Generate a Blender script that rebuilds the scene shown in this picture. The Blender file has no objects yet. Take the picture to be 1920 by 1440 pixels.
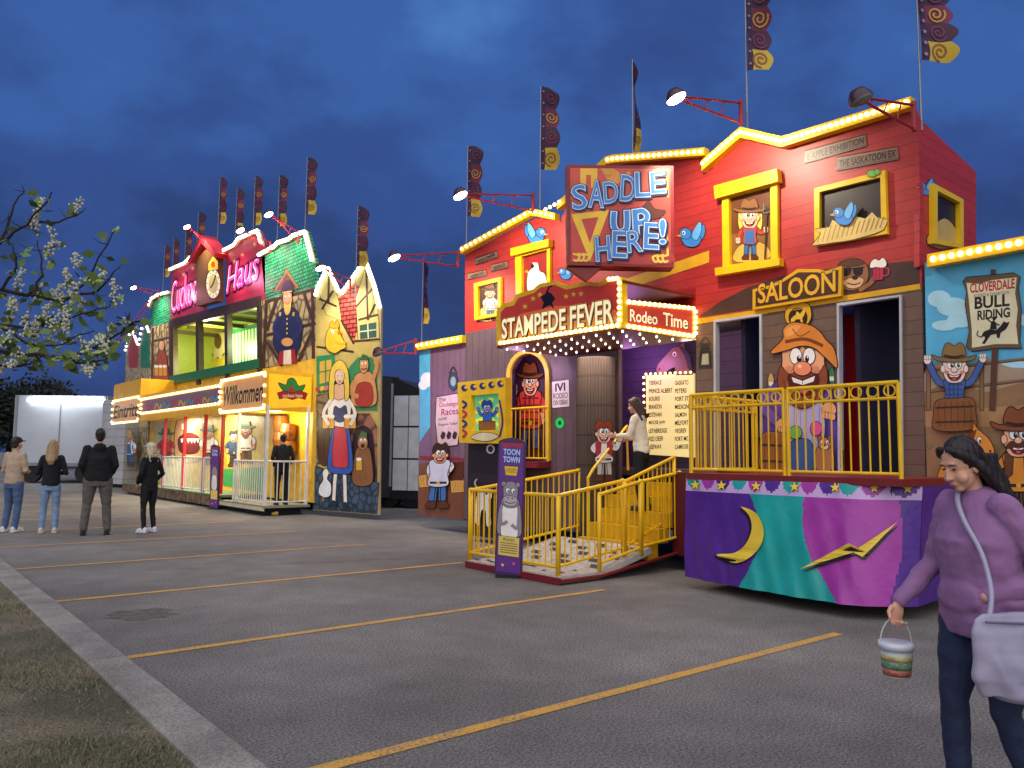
import bpy,bmesh,math,random
from math import *
from mathutils import Vector,Matrix,noise
from mathutils.geometry import tessellate_polygon
random.seed(7)
S=bpy.context.scene; COL=S.collection
CAMZ=1.5;F=1484.;YAW=radians(39.3);PITCH=atan(134/1484);ROLL=radians(.56)
R=Matrix.Rotation(-YAW,3,'Z')@Matrix.Rotation(pi/2+PITCH,3,'X')@Matrix.Rotation(ROLL,3,'Z')
CAM=Vector((0,0,CAMZ)); V=Vector
cd=bpy.data.cameras.new('camera'); cam=bpy.data.objects.new('camera',cd); COL.objects.link(cam)
M4=R.to_4x4(); M4.translation=CAM; cam.matrix_world=M4
cd.sensor_width=36; cd.lens=36*F/1920; cd.clip_end=2000; cd.clip_start=.05; S.camera=cam
S.view_settings.view_transform='Standard'; S.view_settings.look='None'; S.view_settings.exposure=0
def ray(x,y): return R@V(((x-960)/F,(720-y)/F,-1))
def hit(x,y,p0,n):
    d=ray(x,y); return CAM+d*((V(p0)-CAM).dot(V(n))/d.dot(V(n)))
def ground(x,y,z=0): return hit(x,y,(0,0,z),(0,0,1))
def at(x,y,d): return CAM+ray(x,y)*d
TS=bpy.data.scenes.new('workbench'); TRASH=[]
def evalmesh(ob):
    TS.collection.objects.link(ob); vl=TS.view_layers[0]; vl.update(); dg=vl.depsgraph
    me=bpy.data.meshes.new_from_object(ob.evaluated_get(dg)); TS.collection.objects.unlink(ob); TRASH.append(ob); TRASH.append(ob.data); return me
# ------------------------------------------------------------ materials
def H2L(h):
    r=[int(h[i:i+2],16)/255 for i in (0,2,4)]
    return [c/12.92 if c<=.04045 else ((c+.055)/1.055)**2.4 for c in r]
MC={}
def _base(name,rough,metal=0):
    m=bpy.data.materials.new(name); m.use_nodes=True; nt=m.node_tree; b=nt.nodes['Principled BSDF']
    b.inputs['Roughness'].default_value=rough; b.inputs['Metallic'].default_value=metal
    return m,nt,b
def _math(nt,op,a,b=None):
    n=nt.nodes.new('ShaderNodeMath'); n.operation=op
    for i,v in enumerate((a,b)):
        if v is None: continue
        if isinstance(v,(int,float)): n.inputs[i].default_value=v
        else: nt.links.new(v,n.inputs[i])
    return n.outputs[0]
def _noise(nt,co,scale,detail=5):
    n=nt.nodes.new('ShaderNodeTexNoise'); n.inputs['Scale'].default_value=scale; n.inputs['Detail'].default_value=detail
    nt.links.new(co,n.inputs['Vector']); return n.outputs[0]
def _mapr(nt,v,a,b,c,d):
    n=nt.nodes.new('ShaderNodeMapRange')
    for i,x in enumerate((a,b,c,d)): n.inputs[i+1].default_value=x
    nt.links.new(v,n.inputs[0]); return n.outputs[0]
def _scale(nt,col,f):
    n=nt.nodes.new('ShaderNodeVectorMath'); n.operation='SCALE'
    if isinstance(col,(list,tuple)): n.inputs[0].default_value=col[:3]
    else: nt.links.new(col,n.inputs[0])
    nt.links.new(f,n.inputs['Scale']); return n.outputs[0]
def _bump(nt,b,h,st,dist=.02):
    n=nt.nodes.new('ShaderNodeBump'); n.inputs['Strength'].default_value=st; n.inputs['Distance'].default_value=dist
    nt.links.new(h,n.inputs['Height']); nt.links.new(n.outputs[0],b.inputs['Normal'])
TPL={}
def mat(h,rough=.42,em=0,var=.12,ns=4.,metal=0,bump=0):
    k=(h,rough,em,var,ns,metal,bump)
    if k in MC: return MC[k]
    bk=bool(bump)
    if bk not in TPL:
        m,nt,b=_base('paint',.5)
        co=nt.nodes.new('ShaderNodeTexCoord').outputs['Object']
        nz=_noise(nt,co,4.); nz.node.name='nz'; f=_mapr(nt,nz,.3,.7,.9,1.1); f.node.name='mr'
        c=_scale(nt,[1,1,1],f); c.node.name='cs'; nt.links.new(c,b.inputs['Base Color'])
        if bk:
            q=_noise(nt,co,16.); q.node.name='bn'; _bump(nt,b,q,.3)
            [n for n in nt.nodes if n.bl_idname=='ShaderNodeBump'][0].name='bm'
        TPL[bk]=m
    m=TPL[bk].copy(); m.name='paint_'+h; N=m.node_tree.nodes; b=N['Principled BSDF']
    b.inputs['Roughness'].default_value=rough; b.inputs['Metallic'].default_value=metal
    N['nz'].inputs['Scale'].default_value=ns; N['mr'].inputs[3].default_value=1-var; N['mr'].inputs[4].default_value=1+var; N['cs'].inputs[0].default_value=H2L(h)
    if em:
        b.inputs['Emission Color'].default_value=(*H2L(h),1); b.inputs['Emission Strength'].default_value=em
    if bk: N['bn'].inputs['Scale'].default_value=ns*4; N['bm'].inputs['Strength'].default_value=bump
    MC[k]=m; return m
def siding(h,ph=.14,rough=.45,var=.2,vert=False):
    k=('s',h,ph,vert,rough)
    if k in MC: return MC[k]
    if ('s',vert) not in TPL:
        m,nt,b=_base('siding',rough)
        co=nt.nodes.new('ShaderNodeTexCoord').outputs['Object']
        sp=nt.nodes.new('ShaderNodeSeparateXYZ'); nt.links.new(co,sp.inputs[0])
        z=_math(nt,'MULTIPLY',sp.outputs[1 if vert else 2],1.); z.node.name='ph'; fr=_math(nt,'FRACT',z); fl=_math(nt,'FLOOR',z)
        line=_math(nt,'LESS_THAN',fr,.075)
        cm=nt.nodes.new('ShaderNodeCombineXYZ'); nt.links.new(_math(nt,'MULTIPLY',sp.outputs[2 if vert else 1],.7),cm.inputs[0]); nt.links.new(_math(nt,'MULTIPLY',fl,7.31),cm.inputs[1])
        n1=_noise(nt,cm.outputs[0],1.3,3); n2=_noise(nt,co,9)
        f=_mapr(nt,_math(nt,'ADD',n1,_math(nt,'MULTIPLY',n2,.5)),.48,1.02,1-var,1+var)
        f=_math(nt,'MULTIPLY',f,_math(nt,'SUBTRACT',1.,_math(nt,'MULTIPLY',line,.45)))
        c=_scale(nt,[1,1,1],f); c.node.name='cs'; nt.links.new(c,b.inputs['Base Color']); TPL[('s',vert)]=m
    m=TPL[('s',vert)].copy(); m.name='siding_'+h; N=m.node_tree.nodes
    N['ph'].inputs[1].default_value=1/ph; N['cs'].inputs[0].default_value=H2L(h); N['Principled BSDF'].inputs['Roughness'].default_value=rough
    MC[k]=m; return m
def brickm(c1,c2,mo,sc=3,w=.5,h=.25,rough=.5,ms=.03):
    k=('b',c1,c2,mo,sc,w,h)
    if k in MC: return MC[k]
    m,nt,b=_base('tiles_'+c1,rough)
    co=nt.nodes.new('ShaderNodeTexCoord').outputs['Object']
    sp=nt.nodes.new('ShaderNodeSeparateXYZ'); nt.links.new(co,sp.inputs[0])
    cm=nt.nodes.new('ShaderNodeCombineXYZ'); nt.links.new(sp.outputs[1],cm.inputs[0]); nt.links.new(sp.outputs[2],cm.inputs[1])
    br=nt.nodes.new('ShaderNodeTexBrick'); nt.links.new(cm.outputs[0],br.inputs['Vector'])
    for n_,c in (('Color1',c1),('Color2',c2),('Mortar',mo)): br.inputs[n_].default_value=(*H2L(c),1)
    br.inputs['Scale'].default_value=sc; br.inputs['Brick Width'].default_value=w; br.inputs['Row Height'].default_value=h; br.inputs['Mortar Size'].default_value=ms
    nt.links.new(_scale(nt,br.outputs[0],_mapr(nt,_noise(nt,co,5),.3,.7,.75,1.25)),b.inputs['Base Color'])
    MC[k]=m; return m
def cobble(c,mo,sc):
    k=('c',c,sc)
    if k in MC: return MC[k]
    m,nt,b=_base('stones_'+c,.5)
    co=nt.nodes.new('ShaderNodeTexCoord').outputs['Object']
    vo=nt.nodes.new('ShaderNodeTexVoronoi'); vo.feature='DISTANCE_TO_EDGE'; vo.inputs['Scale'].default_value=sc; nt.links.new(co,vo.inputs['Vector'])
    f=_mapr(nt,vo.outputs[0],.02,.16,.25,1.1); nt.links.new(_scale(nt,H2L(c),_math(nt,'MULTIPLY',f,_mapr(nt,_noise(nt,co,4),.3,.7,.7,1.3))),b.inputs['Base Color'])
    MC[k]=m; return m
# ------------------------------------------------------------ objects
ORG={}
def link(o): COL.objects.link(o); return o
def props(o,label,cat,group=None,kind=None):
    if label: o['label']=label
    if cat: o['category']=cat
    if group: o['group']=group
    if kind: o['kind']=kind
    return o
def thing(name,label,cat,loc=(0,0,0),group=None,rz=0,local=False):
    o=link(bpy.data.objects.new(name,None)); o.location=loc; o.rotation_euler=(0,0,rz); o.empty_display_size=.2
    props(o,label,cat,group); ORG[o]=V((0,0,0)) if local else V(loc); return o
def mk(name,verts,faces,mats,parent=None,midx=None,smooth=False,loc=None):
    if not isinstance(mats,(list,tuple)): mats=[mats]
    org=ORG[parent] if parent else V(loc or (0,0,0))
    me=bpy.data.meshes.new(name); me.from_pydata([tuple(V(v)-org) for v in verts],[],faces)
    for m in mats: me.materials.append(m)
    if midx: me.polygons.foreach_set('material_index',midx)
    if smooth: me.polygons.foreach_set('use_smooth',[True]*len(me.polygons))
    me.update(); o=link(bpy.data.objects.new(name,me))
    if parent: o.parent=parent
    else: o.location=org
    ORG[o]=org; return o
class P:
    def __init__(s,o,u,v=(0,0,1)): s.o=V(o); s.u=V(u).normalized(); s.v=V(v); s.n=s.u.cross(s.v)
    def w(s,a,b,l=0): return s.o+s.u*a+s.v*b+s.n*l
    def px(s,x,y): h=hit(x,y,s.o,s.n)-s.o; return h.dot(s.u),h.dot(s.v)
    def c(s,p):
        if len(p)==3: return s.px(p[0],p[1])[0],p[2]
        return s.px(*p)
class MB:
    def __init__(s): s.v=[];s.f=[];s.mi=[]
    def add(s,v,f,mi=0):
        n=len(s.v); s.v+= [V(x) for x in v]; s.f+=[[i+n for i in q] for q in f]; s.mi+=[mi]*len(f)
    def box(s,c,d,rz=0,mi=0):
        c=V(c); m=Matrix.Rotation(rz,3,'Z'); x,y,z=[k/2 for k in d]
        s.add([c+m@V((a*x,b*y,e*z)) for a in(-1,1) for b in(-1,1) for e in(-1,1)],[(0,1,3,2),(4,6,7,5),(0,4,5,1),(2,3,7,6),(0,2,6,4),(1,5,7,3)],mi)
    def tube(s,pts,r,seg=8,mi=0):
        pts=[V(p) for p in pts]; n=len(pts); rs=r if isinstance(r,(list,tuple)) else [r]*n
        vv=[];ff=[]; prev=None
        for i,p in enumerate(pts):
            t=(pts[min(i+1,n-1)]-pts[max(i-1,0)]).normalized()
            if prev is None: a=t.orthogonal().normalized()
            else: a=(prev-t*prev.dot(t)).normalized()
            prev=a; b=t.cross(a)
            for k in range(seg):
                an=2*pi*k/seg; vv.append(p+(a*cos(an)+b*sin(an))*rs[i])
        for i in range(n-1):
            for k in range(seg):
                k2=(k+1)%seg; ff.append((i*seg+k,i*seg+k2,(i+1)*seg+k2,(i+1)*seg+k))
        ff.append(tuple(range(seg-1,-1,-1))); ff.append(tuple((n-1)*seg+k for k in range(seg)))
        s.add(vv,ff,mi)
    def ell(s,c,r,rot=None,seg=14,rings=9,mi=0):
        c=V(c); r=V(r) if not isinstance(r,(int,float)) else V((r,r,r)); vv=[V((0,0,r.z))]
        for i in range(1,rings):
            th=pi*i/rings
            for k in range(seg): ph=2*pi*k/seg; vv.append(V((r.x*sin(th)*cos(ph),r.y*sin(th)*sin(ph),r.z*cos(th))))
        vv.append(V((0,0,-r.z)))
        if rot is not None: vv=[rot@v for v in vv]
        ff=[(0,1+k,1+(k+1)%seg) for k in range(seg)]
        for i in range(rings-2):
            for k in range(seg): a=1+i*seg; ff.append((a+k,a+seg+k,a+seg+(k+1)%seg,a+(k+1)%seg))
        a=1+(rings-2)*seg; ff+=[(a+k,len(vv)-1,a+(k+1)%seg) for k in range(seg)]
        s.add([v+c for v in vv],ff,mi)
    def stack(s,rings,seg=20,mi=0):
        vv=[];ff=[]
        for (z,cx,cy,rx,ry) in rings:
            for k in range(seg): an=2*pi*k/seg; vv.append(V((cx+rx*cos(an),cy+ry*sin(an),z)))
        n=len(rings)
        for i in range(n-1):
            for k in range(seg): k2=(k+1)%seg; ff.append((i*seg+k,i*seg+k2,(i+1)*seg+k2,(i+1)*seg+k))
        ff.append(tuple(range(seg-1,-1,-1))); ff.append(tuple((n-1)*seg+k for k in range(seg)))
        s.add(vv,ff,mi)
    def limb(s,pr,seg=12):
        s.tube([p for p,r in pr],[r for p,r in pr],seg)
        for p,r in pr: s.ell(p,r*.99,seg=12,rings=8)
    def prism(s,pl,pts,l0,l1,mi=0):
        n=len(pts); vv=[pl.w(a,b,l0) for a,b in pts]+[pl.w(a,b,l1) for a,b in pts]
        s.add(vv,[tuple(range(n-1,-1,-1)),tuple(range(n,2*n))]+[(i,(i+1)%n,n+(i+1)%n,n+i) for i in range(n)],mi)
    def ring(s,pl,o,i,l0,l1,mi=0):
        n=len(o); vv=[pl.w(*p,l) for l in(l0,l1) for L in(o,i) for p in L]; f=[]
        for k in range(n):
            j=(k+1)%n; f+=[(k,j,n+j,n+k),(2*n+k,3*n+k,3*n+j,2*n+j),(k,2*n+k,2*n+j,j),(n+k,n+j,3*n+j,3*n+k)]
        s.add(vv,f,mi)
    def build(s,name,m,parent=None,smooth=False,loc=None): return mk(name,s.v,s.f,m,parent,s.mi,smooth,loc)
def slab(name,pl,pts,m,parent,l0=-.08,l1=0):
    b=MB(); b.prism(pl,[pl.c(p) for p in pts],l0,l1); return b.build(name,m,parent)
def frame(name,pl,o,i,m,parent,l0=.004,l1=.06):
    b=MB(); b.ring(pl,[pl.c(p) for p in o],[pl.c(p) for p in i],l0,l1); return b.build(name,m,parent)
TC={}
def tmesh(s,off,shear=0):
    k=(s,round(off,4),shear)
    if k in TC: return TC[k]
    cu=bpy.data.curves.new('t','FONT'); cu.body=s; cu.offset=off; cu.resolution_u=3; cu.fill_mode='FRONT'; cu.shear=shear
    ob=bpy.data.objects.new('t',cu); me=evalmesh(ob)
    r=([(v.co.x,v.co.y) for v in me.vertices],[tuple(p.vertices) for p in me.polygons])
    TRASH.append(me); TC[k]=r; return r
def crom(pts,n=5,closed=True):
    N=len(pts); out=[]
    for i in range(N if closed else N-1):
        p=[pts[(i+k)%N] if closed else pts[max(0,min(N-1,i+k))] for k in(-1,0,1,2)]
        for j in range(n):
            t=j/n; out.append(tuple(.5*(2*p[1][c]+(p[2][c]-p[0][c])*t+(2*p[0][c]-5*p[1][c]+4*p[2][c]-p[3][c])*t*t+(3*p[1][c]-p[0][c]-3*p[2][c]+p[3][c])*t**3) for c in(0,1)))
    if not closed: out.append(tuple(pts[-1]))
    return out
DK='1C1210'
class Art:
    def __init__(s,pl,lift=.004,step=.0003,tf=None): s.pl=pl;s.l=lift;s.st=step;s.tf=tf;s.v=[];s.f=[];s.mi=[];s.ms=[]
    def c(s,p): return s.pl.c(s.tf(p) if s.tf else p)
    def m(s,c):
        if isinstance(c,str): c=mat(c)
        if c not in s.ms: s.ms.append(c)
        return s.ms.index(c)
    def _add(s,loc,faces,c):
        n=len(s.v); s.v+=[s.pl.w(a,b,s.l) for a,b in loc]; s.f+=[[i+n for i in q] for q in faces]; s.mi+=[s.m(c)]*len(faces); s.l+=s.st
    def poly(s,pts,c,sm=False,out=0,oc=DK):
        if sm: pts=crom(pts)
        if out: s.line(list(pts)+[pts[0],pts[1]],out*2,oc)
        L=[s.c(p) for p in pts]
        s._add(L,[tuple(t) for t in tessellate_polygon([[V((a,b,0)) for a,b in L]])] if len(L)>4 else [tuple(range(len(L)))],c)
    def ell(s,x,y,rx,ry,c,rot=0,out=0,n=20,oc=DK):
        f=lambda e:[(x+(rx+e)*cos(t)*cos(rot)-(ry+e)*sin(t)*sin(rot),y+(rx+e)*cos(t)*sin(rot)+(ry+e)*sin(t)*cos(rot)) for t in[2*pi*k/n for k in range(n)]]
        if out: s.poly(f(out),oc)
        s.poly(f(0),c)
    def line(s,pts,w,c,sm=False):
        if sm: pts=crom(pts,5,False)
        n=len(pts); L=[];Rr=[]
        for i in range(n):
            a=V(pts[max(0,i-1)][:2]);b=V(pts[min(n-1,i+1)][:2]); d=(b-a)
            d=d.normalized() if d.length>1e-6 else V((1,0)); q=V((-d.y,d.x))*w/2
            L.append((pts[i][0]+q.x,pts[i][1]+q.y));Rr.append((pts[i][0]-q.x,pts[i][1]-q.y))
        s._add([s.c(p) for p in L+Rr],[(i,i+1,n+i+1,n+i) for i in range(n-1)],c)
    def star(s,x,y,r,c,out=0):
        s.poly([(x+r*(1 if k%2==0 else .42)*sin(pi*k/5),y-r*(1 if k%2==0 else .42)*cos(pi*k/5)) for k in range(10)],c,out=out)
    def text(s,t,bl,br,tl,c,out=0,oc=DK,bold=0.0,shear=0):
        base,_=tmesh(t,0.0,shear); x0=min(p[0] for p in base);x1=max(p[0] for p in base);y0=min(p[1] for p in base);y1=max(p[1] for p in base)
        B=V(s.c(bl));U=(V(s.c(br))-B)/(x1-x0);W=(V(s.c(tl))-B)/(y1-y0)
        for off,cc in (([(bold+out,oc)] if out else [])+[(bold,c)]):
            vs,fs=tmesh(t,off,shear); s._add([tuple(B+U*(p[0]-x0)+W*(p[1]-y0)) for p in vs],fs,cc)
    def build(s,name,parent): return mk(name,s.v,s.f,s.ms,parent,s.mi)
def toon(A,x,y,h,skin='E3A878',hat=None,hair='6B3A1A',shirt='B02A2A',pants='3A5A9A',boots='5A3016',arms=(((-16,54),(-14,66)),((16,54),(14,66))),female=False,flip=1,beard=None,hk=.85,plaid=None,vest=None,stache=None):
    k=h/100; p=lambda a,b:(x+a*k*flip,y+b*k); o=max(.7,.9*k)
    q=lambda a,b:p(a*hk,45-(45-b)*hk); hk_=k*hk
    if hair and female: A.poly([q(-14,14),q(14,14),q(19,34),q(15,52),q(6,46),q(-6,46),q(-15,52),q(-19,34)],hair,True,o)
    for sx in(-1,1):
        A.line([p(sx*4,66),p(sx*5.5,80),p(sx*6,94)],8*k+2*o,DK); A.line([p(sx*4,66),p(sx*5.5,80),p(sx*6,93)],8*k,pants); A.line([p(sx*2.5,70),p(sx*4,90)],1.2*k,DK); A.poly([p(sx*2,91),p(sx*10,91),p(sx*14,96),p(sx*13,99),p(sx*2,99)],boots,out=o)
    for e,hn in arms:
        sh=(10 if e[0]>0 else -10,47); w_=[p(*sh),p(*e),p(*hn)]
        A.line(w_,6.5*k+2*o,DK,True); A.line(w_,6.5*k,shirt,True); A.ell(*p(*hn),4.2*k,4.4*k,skin,out=o)
        for j in(-1,0,1): A.ell(p(*hn)[0]+j*2.6*k,p(*hn)[1]-3.4*k,1.5*k,2.6*k,skin,out=o*.5,n=10)
    A.poly([p(-11,43),p(11,43),p(10,58),p(11,72),p(-11,72),p(-10,58)],shirt,True,o)
    if plaid:
        for j in(-6,-1,4): A.line([p(j,44),p(j,71)],1.6*k,plaid)
        for j in(48,54,60,66): A.line([p(-9.5,j),p(9.5,j)],1.4*k,plaid)
    if vest:
        for sx in(-1,1): A.poly([p(sx*11,43),p(sx*4,43),p(sx*5,60),p(sx*11,66)],vest,out=o*.6)
    if female: A.poly([p(-7,50),p(7,50),p(9,72),p(-9,72)],pants); A.line([p(-6,51),p(-8,44)],2*k,pants); A.line([p(6,51),p(8,44)],2*k,pants)
    else: A.line([p(-10,69),p(10,69)],2.6*k,'3A2010'); A.ell(*p(0,69),2*k,2*k,'D8B040')
    A.poly([q(-13,22),q(-9,14),q(9,14),q(13,22),q(13,34),q(7,45),q(-7,45),q(-13,34)],skin,True,o)
    for sx in(-1,1): A.ell(*q(sx*13.5,30),2.6*hk_,4*hk_,skin,out=o*.7)
    if beard: A.poly([q(-13,32),q(-6,33),q(0,36),q(6,33),q(13,32),q(9,46),q(0,52),q(-9,46)],beard,True,o)
    for sx in(-1,1):
        A.ell(*q(sx*4.6,25),3.8*hk_,5*hk_,'F2F0E8',out=o*.7); e_=q(sx*4.0+1,26); A.ell(*e_,1.8*hk_,2.6*hk_,'181010'); A.ell(e_[0]+.6*hk_,e_[1]-hk_,.6*hk_,.8*hk_,'F8F8F8',n=8)
        A.line([q(sx*2,19),q(sx*5,17.6),q(sx*8.5,19.5)],1.6*hk_,hair or DK,True); A.ell(*q(sx*9,34),2.6*hk_,2*hk_,'D88068')
    A.poly([q(-8,36),q(0,38.4),q(8,36),q(5,42),q(0,43.6),q(-5,42)],'6A1418',True,o*.5); A.poly([q(-6,37.2),q(0,39),q(6,37.2),q(4,39.6),q(-4,39.6)],'F4F0E8'); A.ell(*q(0,42),2.6*hk_,1.2*hk_,'D05058',n=10)
    if stache: A.poly([q(-12,38),q(-6,32),q(0,34),q(6,32),q(12,38),q(5,37.5),q(0,36.5),q(-5,37.5)],stache,True,o*.6)
    A.ell(*q(0,31),3.4*hk_,2.8*hk_,skin,out=o*.7); A.ell(*q(-.8,30),1.2*hk_,.9*hk_,'F4D4B8',n=10)
    if hat:
        A.poly([q(-26,14),q(-16,17),q(-8,14),q(8,14),q(16,17),q(26,14),q(20,20),q(0,22),q(-20,20)],hat,True,o); A.poly([q(-12,16),q(-11,3),q(-6,0),q(0,3.4),q(6,0),q(11,3),q(12,16)],hat,True,o); A.line([q(-11.5,14.5),q(0,16.4),q(11.5,14.5)],2.6*hk_,'2A160C',True)
    elif hair: A.poly([q(-14,26),q(-15,14),q(-8,6),q(2,9),q(9,5),q(15,14),q(14,26),q(8,17),q(0,19),q(-7,16)],hair,True,o)
def bird(A,x,y,s,c='3E86D0',flip=1):
    q=lambda a,b:(x+a*s*flip,y+b*s)
    A.poly([q(.2,.1),q(.9,-.9),q(1,-.2),q(.6,.4)],c,True,1.2); A.poly([q(-.8,.0),q(0,-.4),q(.7,.2),q(.3,.8),q(-.5,.7)],c,True,1.2)
    A.ell(*q(-.5,-.2),.45*s,.42*s,c,out=1.2); A.ell(*q(-.62,-.25),.13*s,.17*s,'F4F4F0'); A.ell(*q(-.65,-.23),.06*s,.09*s,'101010'); A.poly([q(-.9,-.15),q(-1.25,0),q(-.85,.08)],'E8A020'); A.poly([q(0,-.1),q(.6,-1.1),q(.75,-.5),q(.4,.3)],'6AB0E8',True,1)
BUL={}
def bulbs(th,pl,pts,n,lift,r,col='w'):
    q=[V(pl.c(p)) for p in pts]; L=[(q[i+1]-q[i]).length for i in range(len(q)-1)]; T=sum(L)
    for k in range(n):
        d=T*(k+.5)/n; i=0
        while d>L[i] and i<len(L)-1: d-=L[i]; i+=1
        c=q[i].lerp(q[i+1],d/L[i]); BUL.setdefault(th,[]).append((pl.w(c.x,c.y,lift),r,col))
bm_w=mat('FFD890',.3,em=4,var=0); bm_c=mat('FFF4D8',.3,em=5,var=0)
def flush_bulbs():
    sph={}
    for c,m in(('w',bm_w),('c',bm_c)):
        b=MB(); b.ell((0,0,0),1,seg=8,rings=5); me=bpy.data.meshes.new('light_bulb'); me.from_pydata([tuple(v) for v in b.v],[],b.f); me.materials.append(m); me.polygons.foreach_set('use_smooth',[True]*len(me.polygons)); sph[c]=me
    for th,L in BUL.items():
        L.sort(key=lambda e:-e[1]/(e[0]-CAM).length)
        for p,r,c in L[:100]:
            o=link(bpy.data.objects.new('light_bulb',sph[c])); o.parent=th; o.location=p-ORG[th]; o.scale=(r,r,r)
        if L[100:]:
            b=MB()
            for p,r,c in L[100:]: b.ell(p,r,seg=6,rings=4,mi=0 if c=='w' else 1)
            b.build('light_bulb',[bm_w,bm_c],th,True)['kind']='stuff'
def lamp(name,kind,loc,e,col=(1,.85,.6),tgt=None,size=.15,ang=110):
    l=bpy.data.lights.new(name,kind); l.energy=e; l.color=col
    if kind=='AREA': l.shape='DISK'; l.size=size
    else: l.shadow_soft_size=size
    o=link(bpy.data.objects.new(name,l)); o.location=loc
    if kind=='SPOT': l.spot_size=radians(ang); l.spot_blend=.7
    if tgt is not None: o.rotation_euler=(V(tgt)-V(loc)).to_track_quat('-Z','Y').to_euler()
    return o
# ------------------------------------------------------------ world
w=bpy.data.worlds.new('World'); S.world=w; w.use_nodes=True; nt=w.node_tree; bg=nt.nodes['Background']
co=nt.nodes.new('ShaderNodeTexCoord').outputs['Generated']
mp=nt.nodes.new('ShaderNodeMapping'); mp.inputs['Scale'].default_value=(1,1,1.6); mp.inputs['Rotation'].default_value=(.1,.1,.9); nt.links.new(co,mp.inputs[0])
n1=nt.nodes.new('ShaderNodeTexNoise'); n1.inputs['Scale'].default_value=3.4; n1.inputs['Detail'].default_value=6; n1.inputs['Roughness'].default_value=.54; n1.inputs['Distortion'].default_value=.0; nt.links.new(mp.outputs[0],n1.inputs['Vector'])
sp=nt.nodes.new('ShaderNodeSeparateXYZ'); nt.links.new(co,sp.inputs[0])
el=_mapr(nt,sp.outputs[2],.0,.5,-.17,.13)
fac=_math(nt,'ADD',_math(nt,'MULTIPLY',n1.outputs[0],.85),_math(nt,'ADD',el,.075))
rp=nt.nodes.new('ShaderNodeValToRGB'); nt.links.new(fac,rp.inputs[0]); e=rp.color_ramp.elements; rp.color_ramp.interpolation='EASE'
e[0].position=.24; e[0].color=(*H2L('273560'),1); e[1].position=.82; e[1].color=(*H2L('4A7ABC'),1)
for pos,c in((.40,'2B4276'),(.52,'334F8E'),(.65,'3A60A4')): q=e.new(pos); q.color=(*H2L(c),1)
sk=nt.nodes.new('ShaderNodeTexSky'); sk.sky_type='NISHITA'; sk.sun_disc=False; sk.sun_elevation=radians(1); sk.sun_rotation=radians(220)
ad=nt.nodes.new('ShaderNodeVectorMath'); ad.operation='MULTIPLY_ADD'; nt.links.new(sk.outputs[0],ad.inputs[0]); ad.inputs[1].default_value=(.004,.004,.004); nt.links.new(rp.outputs[0],ad.inputs[2])
nt.links.new(ad.outputs[0],bg.inputs[0]); bg.inputs[1].default_value=1.0
sl=bpy.data.lights.new('sun','SUN'); sl.energy=2.75; sl.angle=radians(110); sl.color=(1,.93,.82); so=link(bpy.data.objects.new('sun',sl)); so.rotation_euler=V((.55,.5,-.75)).to_track_quat('-Z','Y').to_euler()
# ------------------------------------------------------------ ground
def asphalt_color(nt,co):
    a1=_noise(nt,co,62,4); a2=_noise(nt,co,.4,6); a3=_noise(nt,co,150,2); a4=_noise(nt,co,2.6,4)
    f=_math(nt,'MULTIPLY',_mapr(nt,a1,.35,.65,.5,1.48),_mapr(nt,a2,.35,.65,.74,1.2)); f=_math(nt,'MULTIPLY',f,_mapr(nt,a3,.4,.68,.68,1.65)); f=_math(nt,'MULTIPLY',f,_mapr(nt,a4,.3,.7,.86,1.12))
    return _scale(nt,H2L('74706A'),f),a1
m,nt,b=_base('asphalt',.88); co=nt.nodes.new('ShaderNodeTexCoord').outputs['Object']
c_,a1=asphalt_color(nt,co); nt.links.new(c_,b.inputs['Base Color']); _bump(nt,b,a1,.5,.012); asph=m
mk('asphalt_ground',[(-400,-400,0),(600,-400,0),(600,700,0),(-400,700,0)],[(0,1,2,3)],asph)['kind']='structure'
m,nt,b=_base('worn_yellow_paint',.8); co=nt.nodes.new('ShaderNodeTexCoord').outputs['Object']; c_,a1=asphalt_color(nt,co)
mx=nt.nodes.new('ShaderNodeMix'); mx.data_type='RGBA'; nt.links.new(_mapr(nt,_math(nt,'ADD',_noise(nt,co,60,4),_math(nt,'MULTIPLY',_noise(nt,co,3,3),.5)),.56,.78,.08,.92),mx.inputs[0]); nt.links.new(c_,mx.inputs[6]); mx.inputs[7].default_value=(*H2L('DCA43C'),1); nt.links.new(mx.outputs[2],b.inputs['Base Color']); ylm=m
m,nt,b=_base('lawn',.95); co=nt.nodes.new('ShaderNodeTexCoord').outputs['Object']
rp=nt.nodes.new('ShaderNodeValToRGB'); nt.links.new(_noise(nt,co,1.5,8),rp.inputs[0]); e=rp.color_ramp.elements
e[0].position=.36;e[0].color=(*H2L('53533E'),1);e[1].position=.62;e[1].color=(*H2L('857962'),1)
nt.links.new(_scale(nt,rp.outputs[0],_mapr(nt,_noise(nt,co,70,4),.35,.65,.5,1.4)),b.inputs['Base Color']); _bump(nt,b,_noise(nt,co,40),.9,.03); lawnm=m
KX=1.52
mk('grass_ground',[(-60,-20,.085),(KX-.26,-20,.085),(KX-.26,34,.085),(-60,34,.085)],[(0,1,2,3)],lawnm)['kind']='structure'
m,nt,b=_base('kerb_concrete',.9); co=nt.nodes.new('ShaderNodeTexCoord').outputs['Object']
f=_math(nt,'MULTIPLY',_mapr(nt,_noise(nt,co,3,6),.3,.7,.65,1.2),_mapr(nt,_noise(nt,co,70,3),.35,.65,.7,1.3)); nt.links.new(_scale(nt,H2L('8C887F'),f),b.inputs['Base Color']); _bump(nt,b,_noise(nt,co,60),.5,.01); conc=m
kv=MB(); y=-12.
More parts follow.
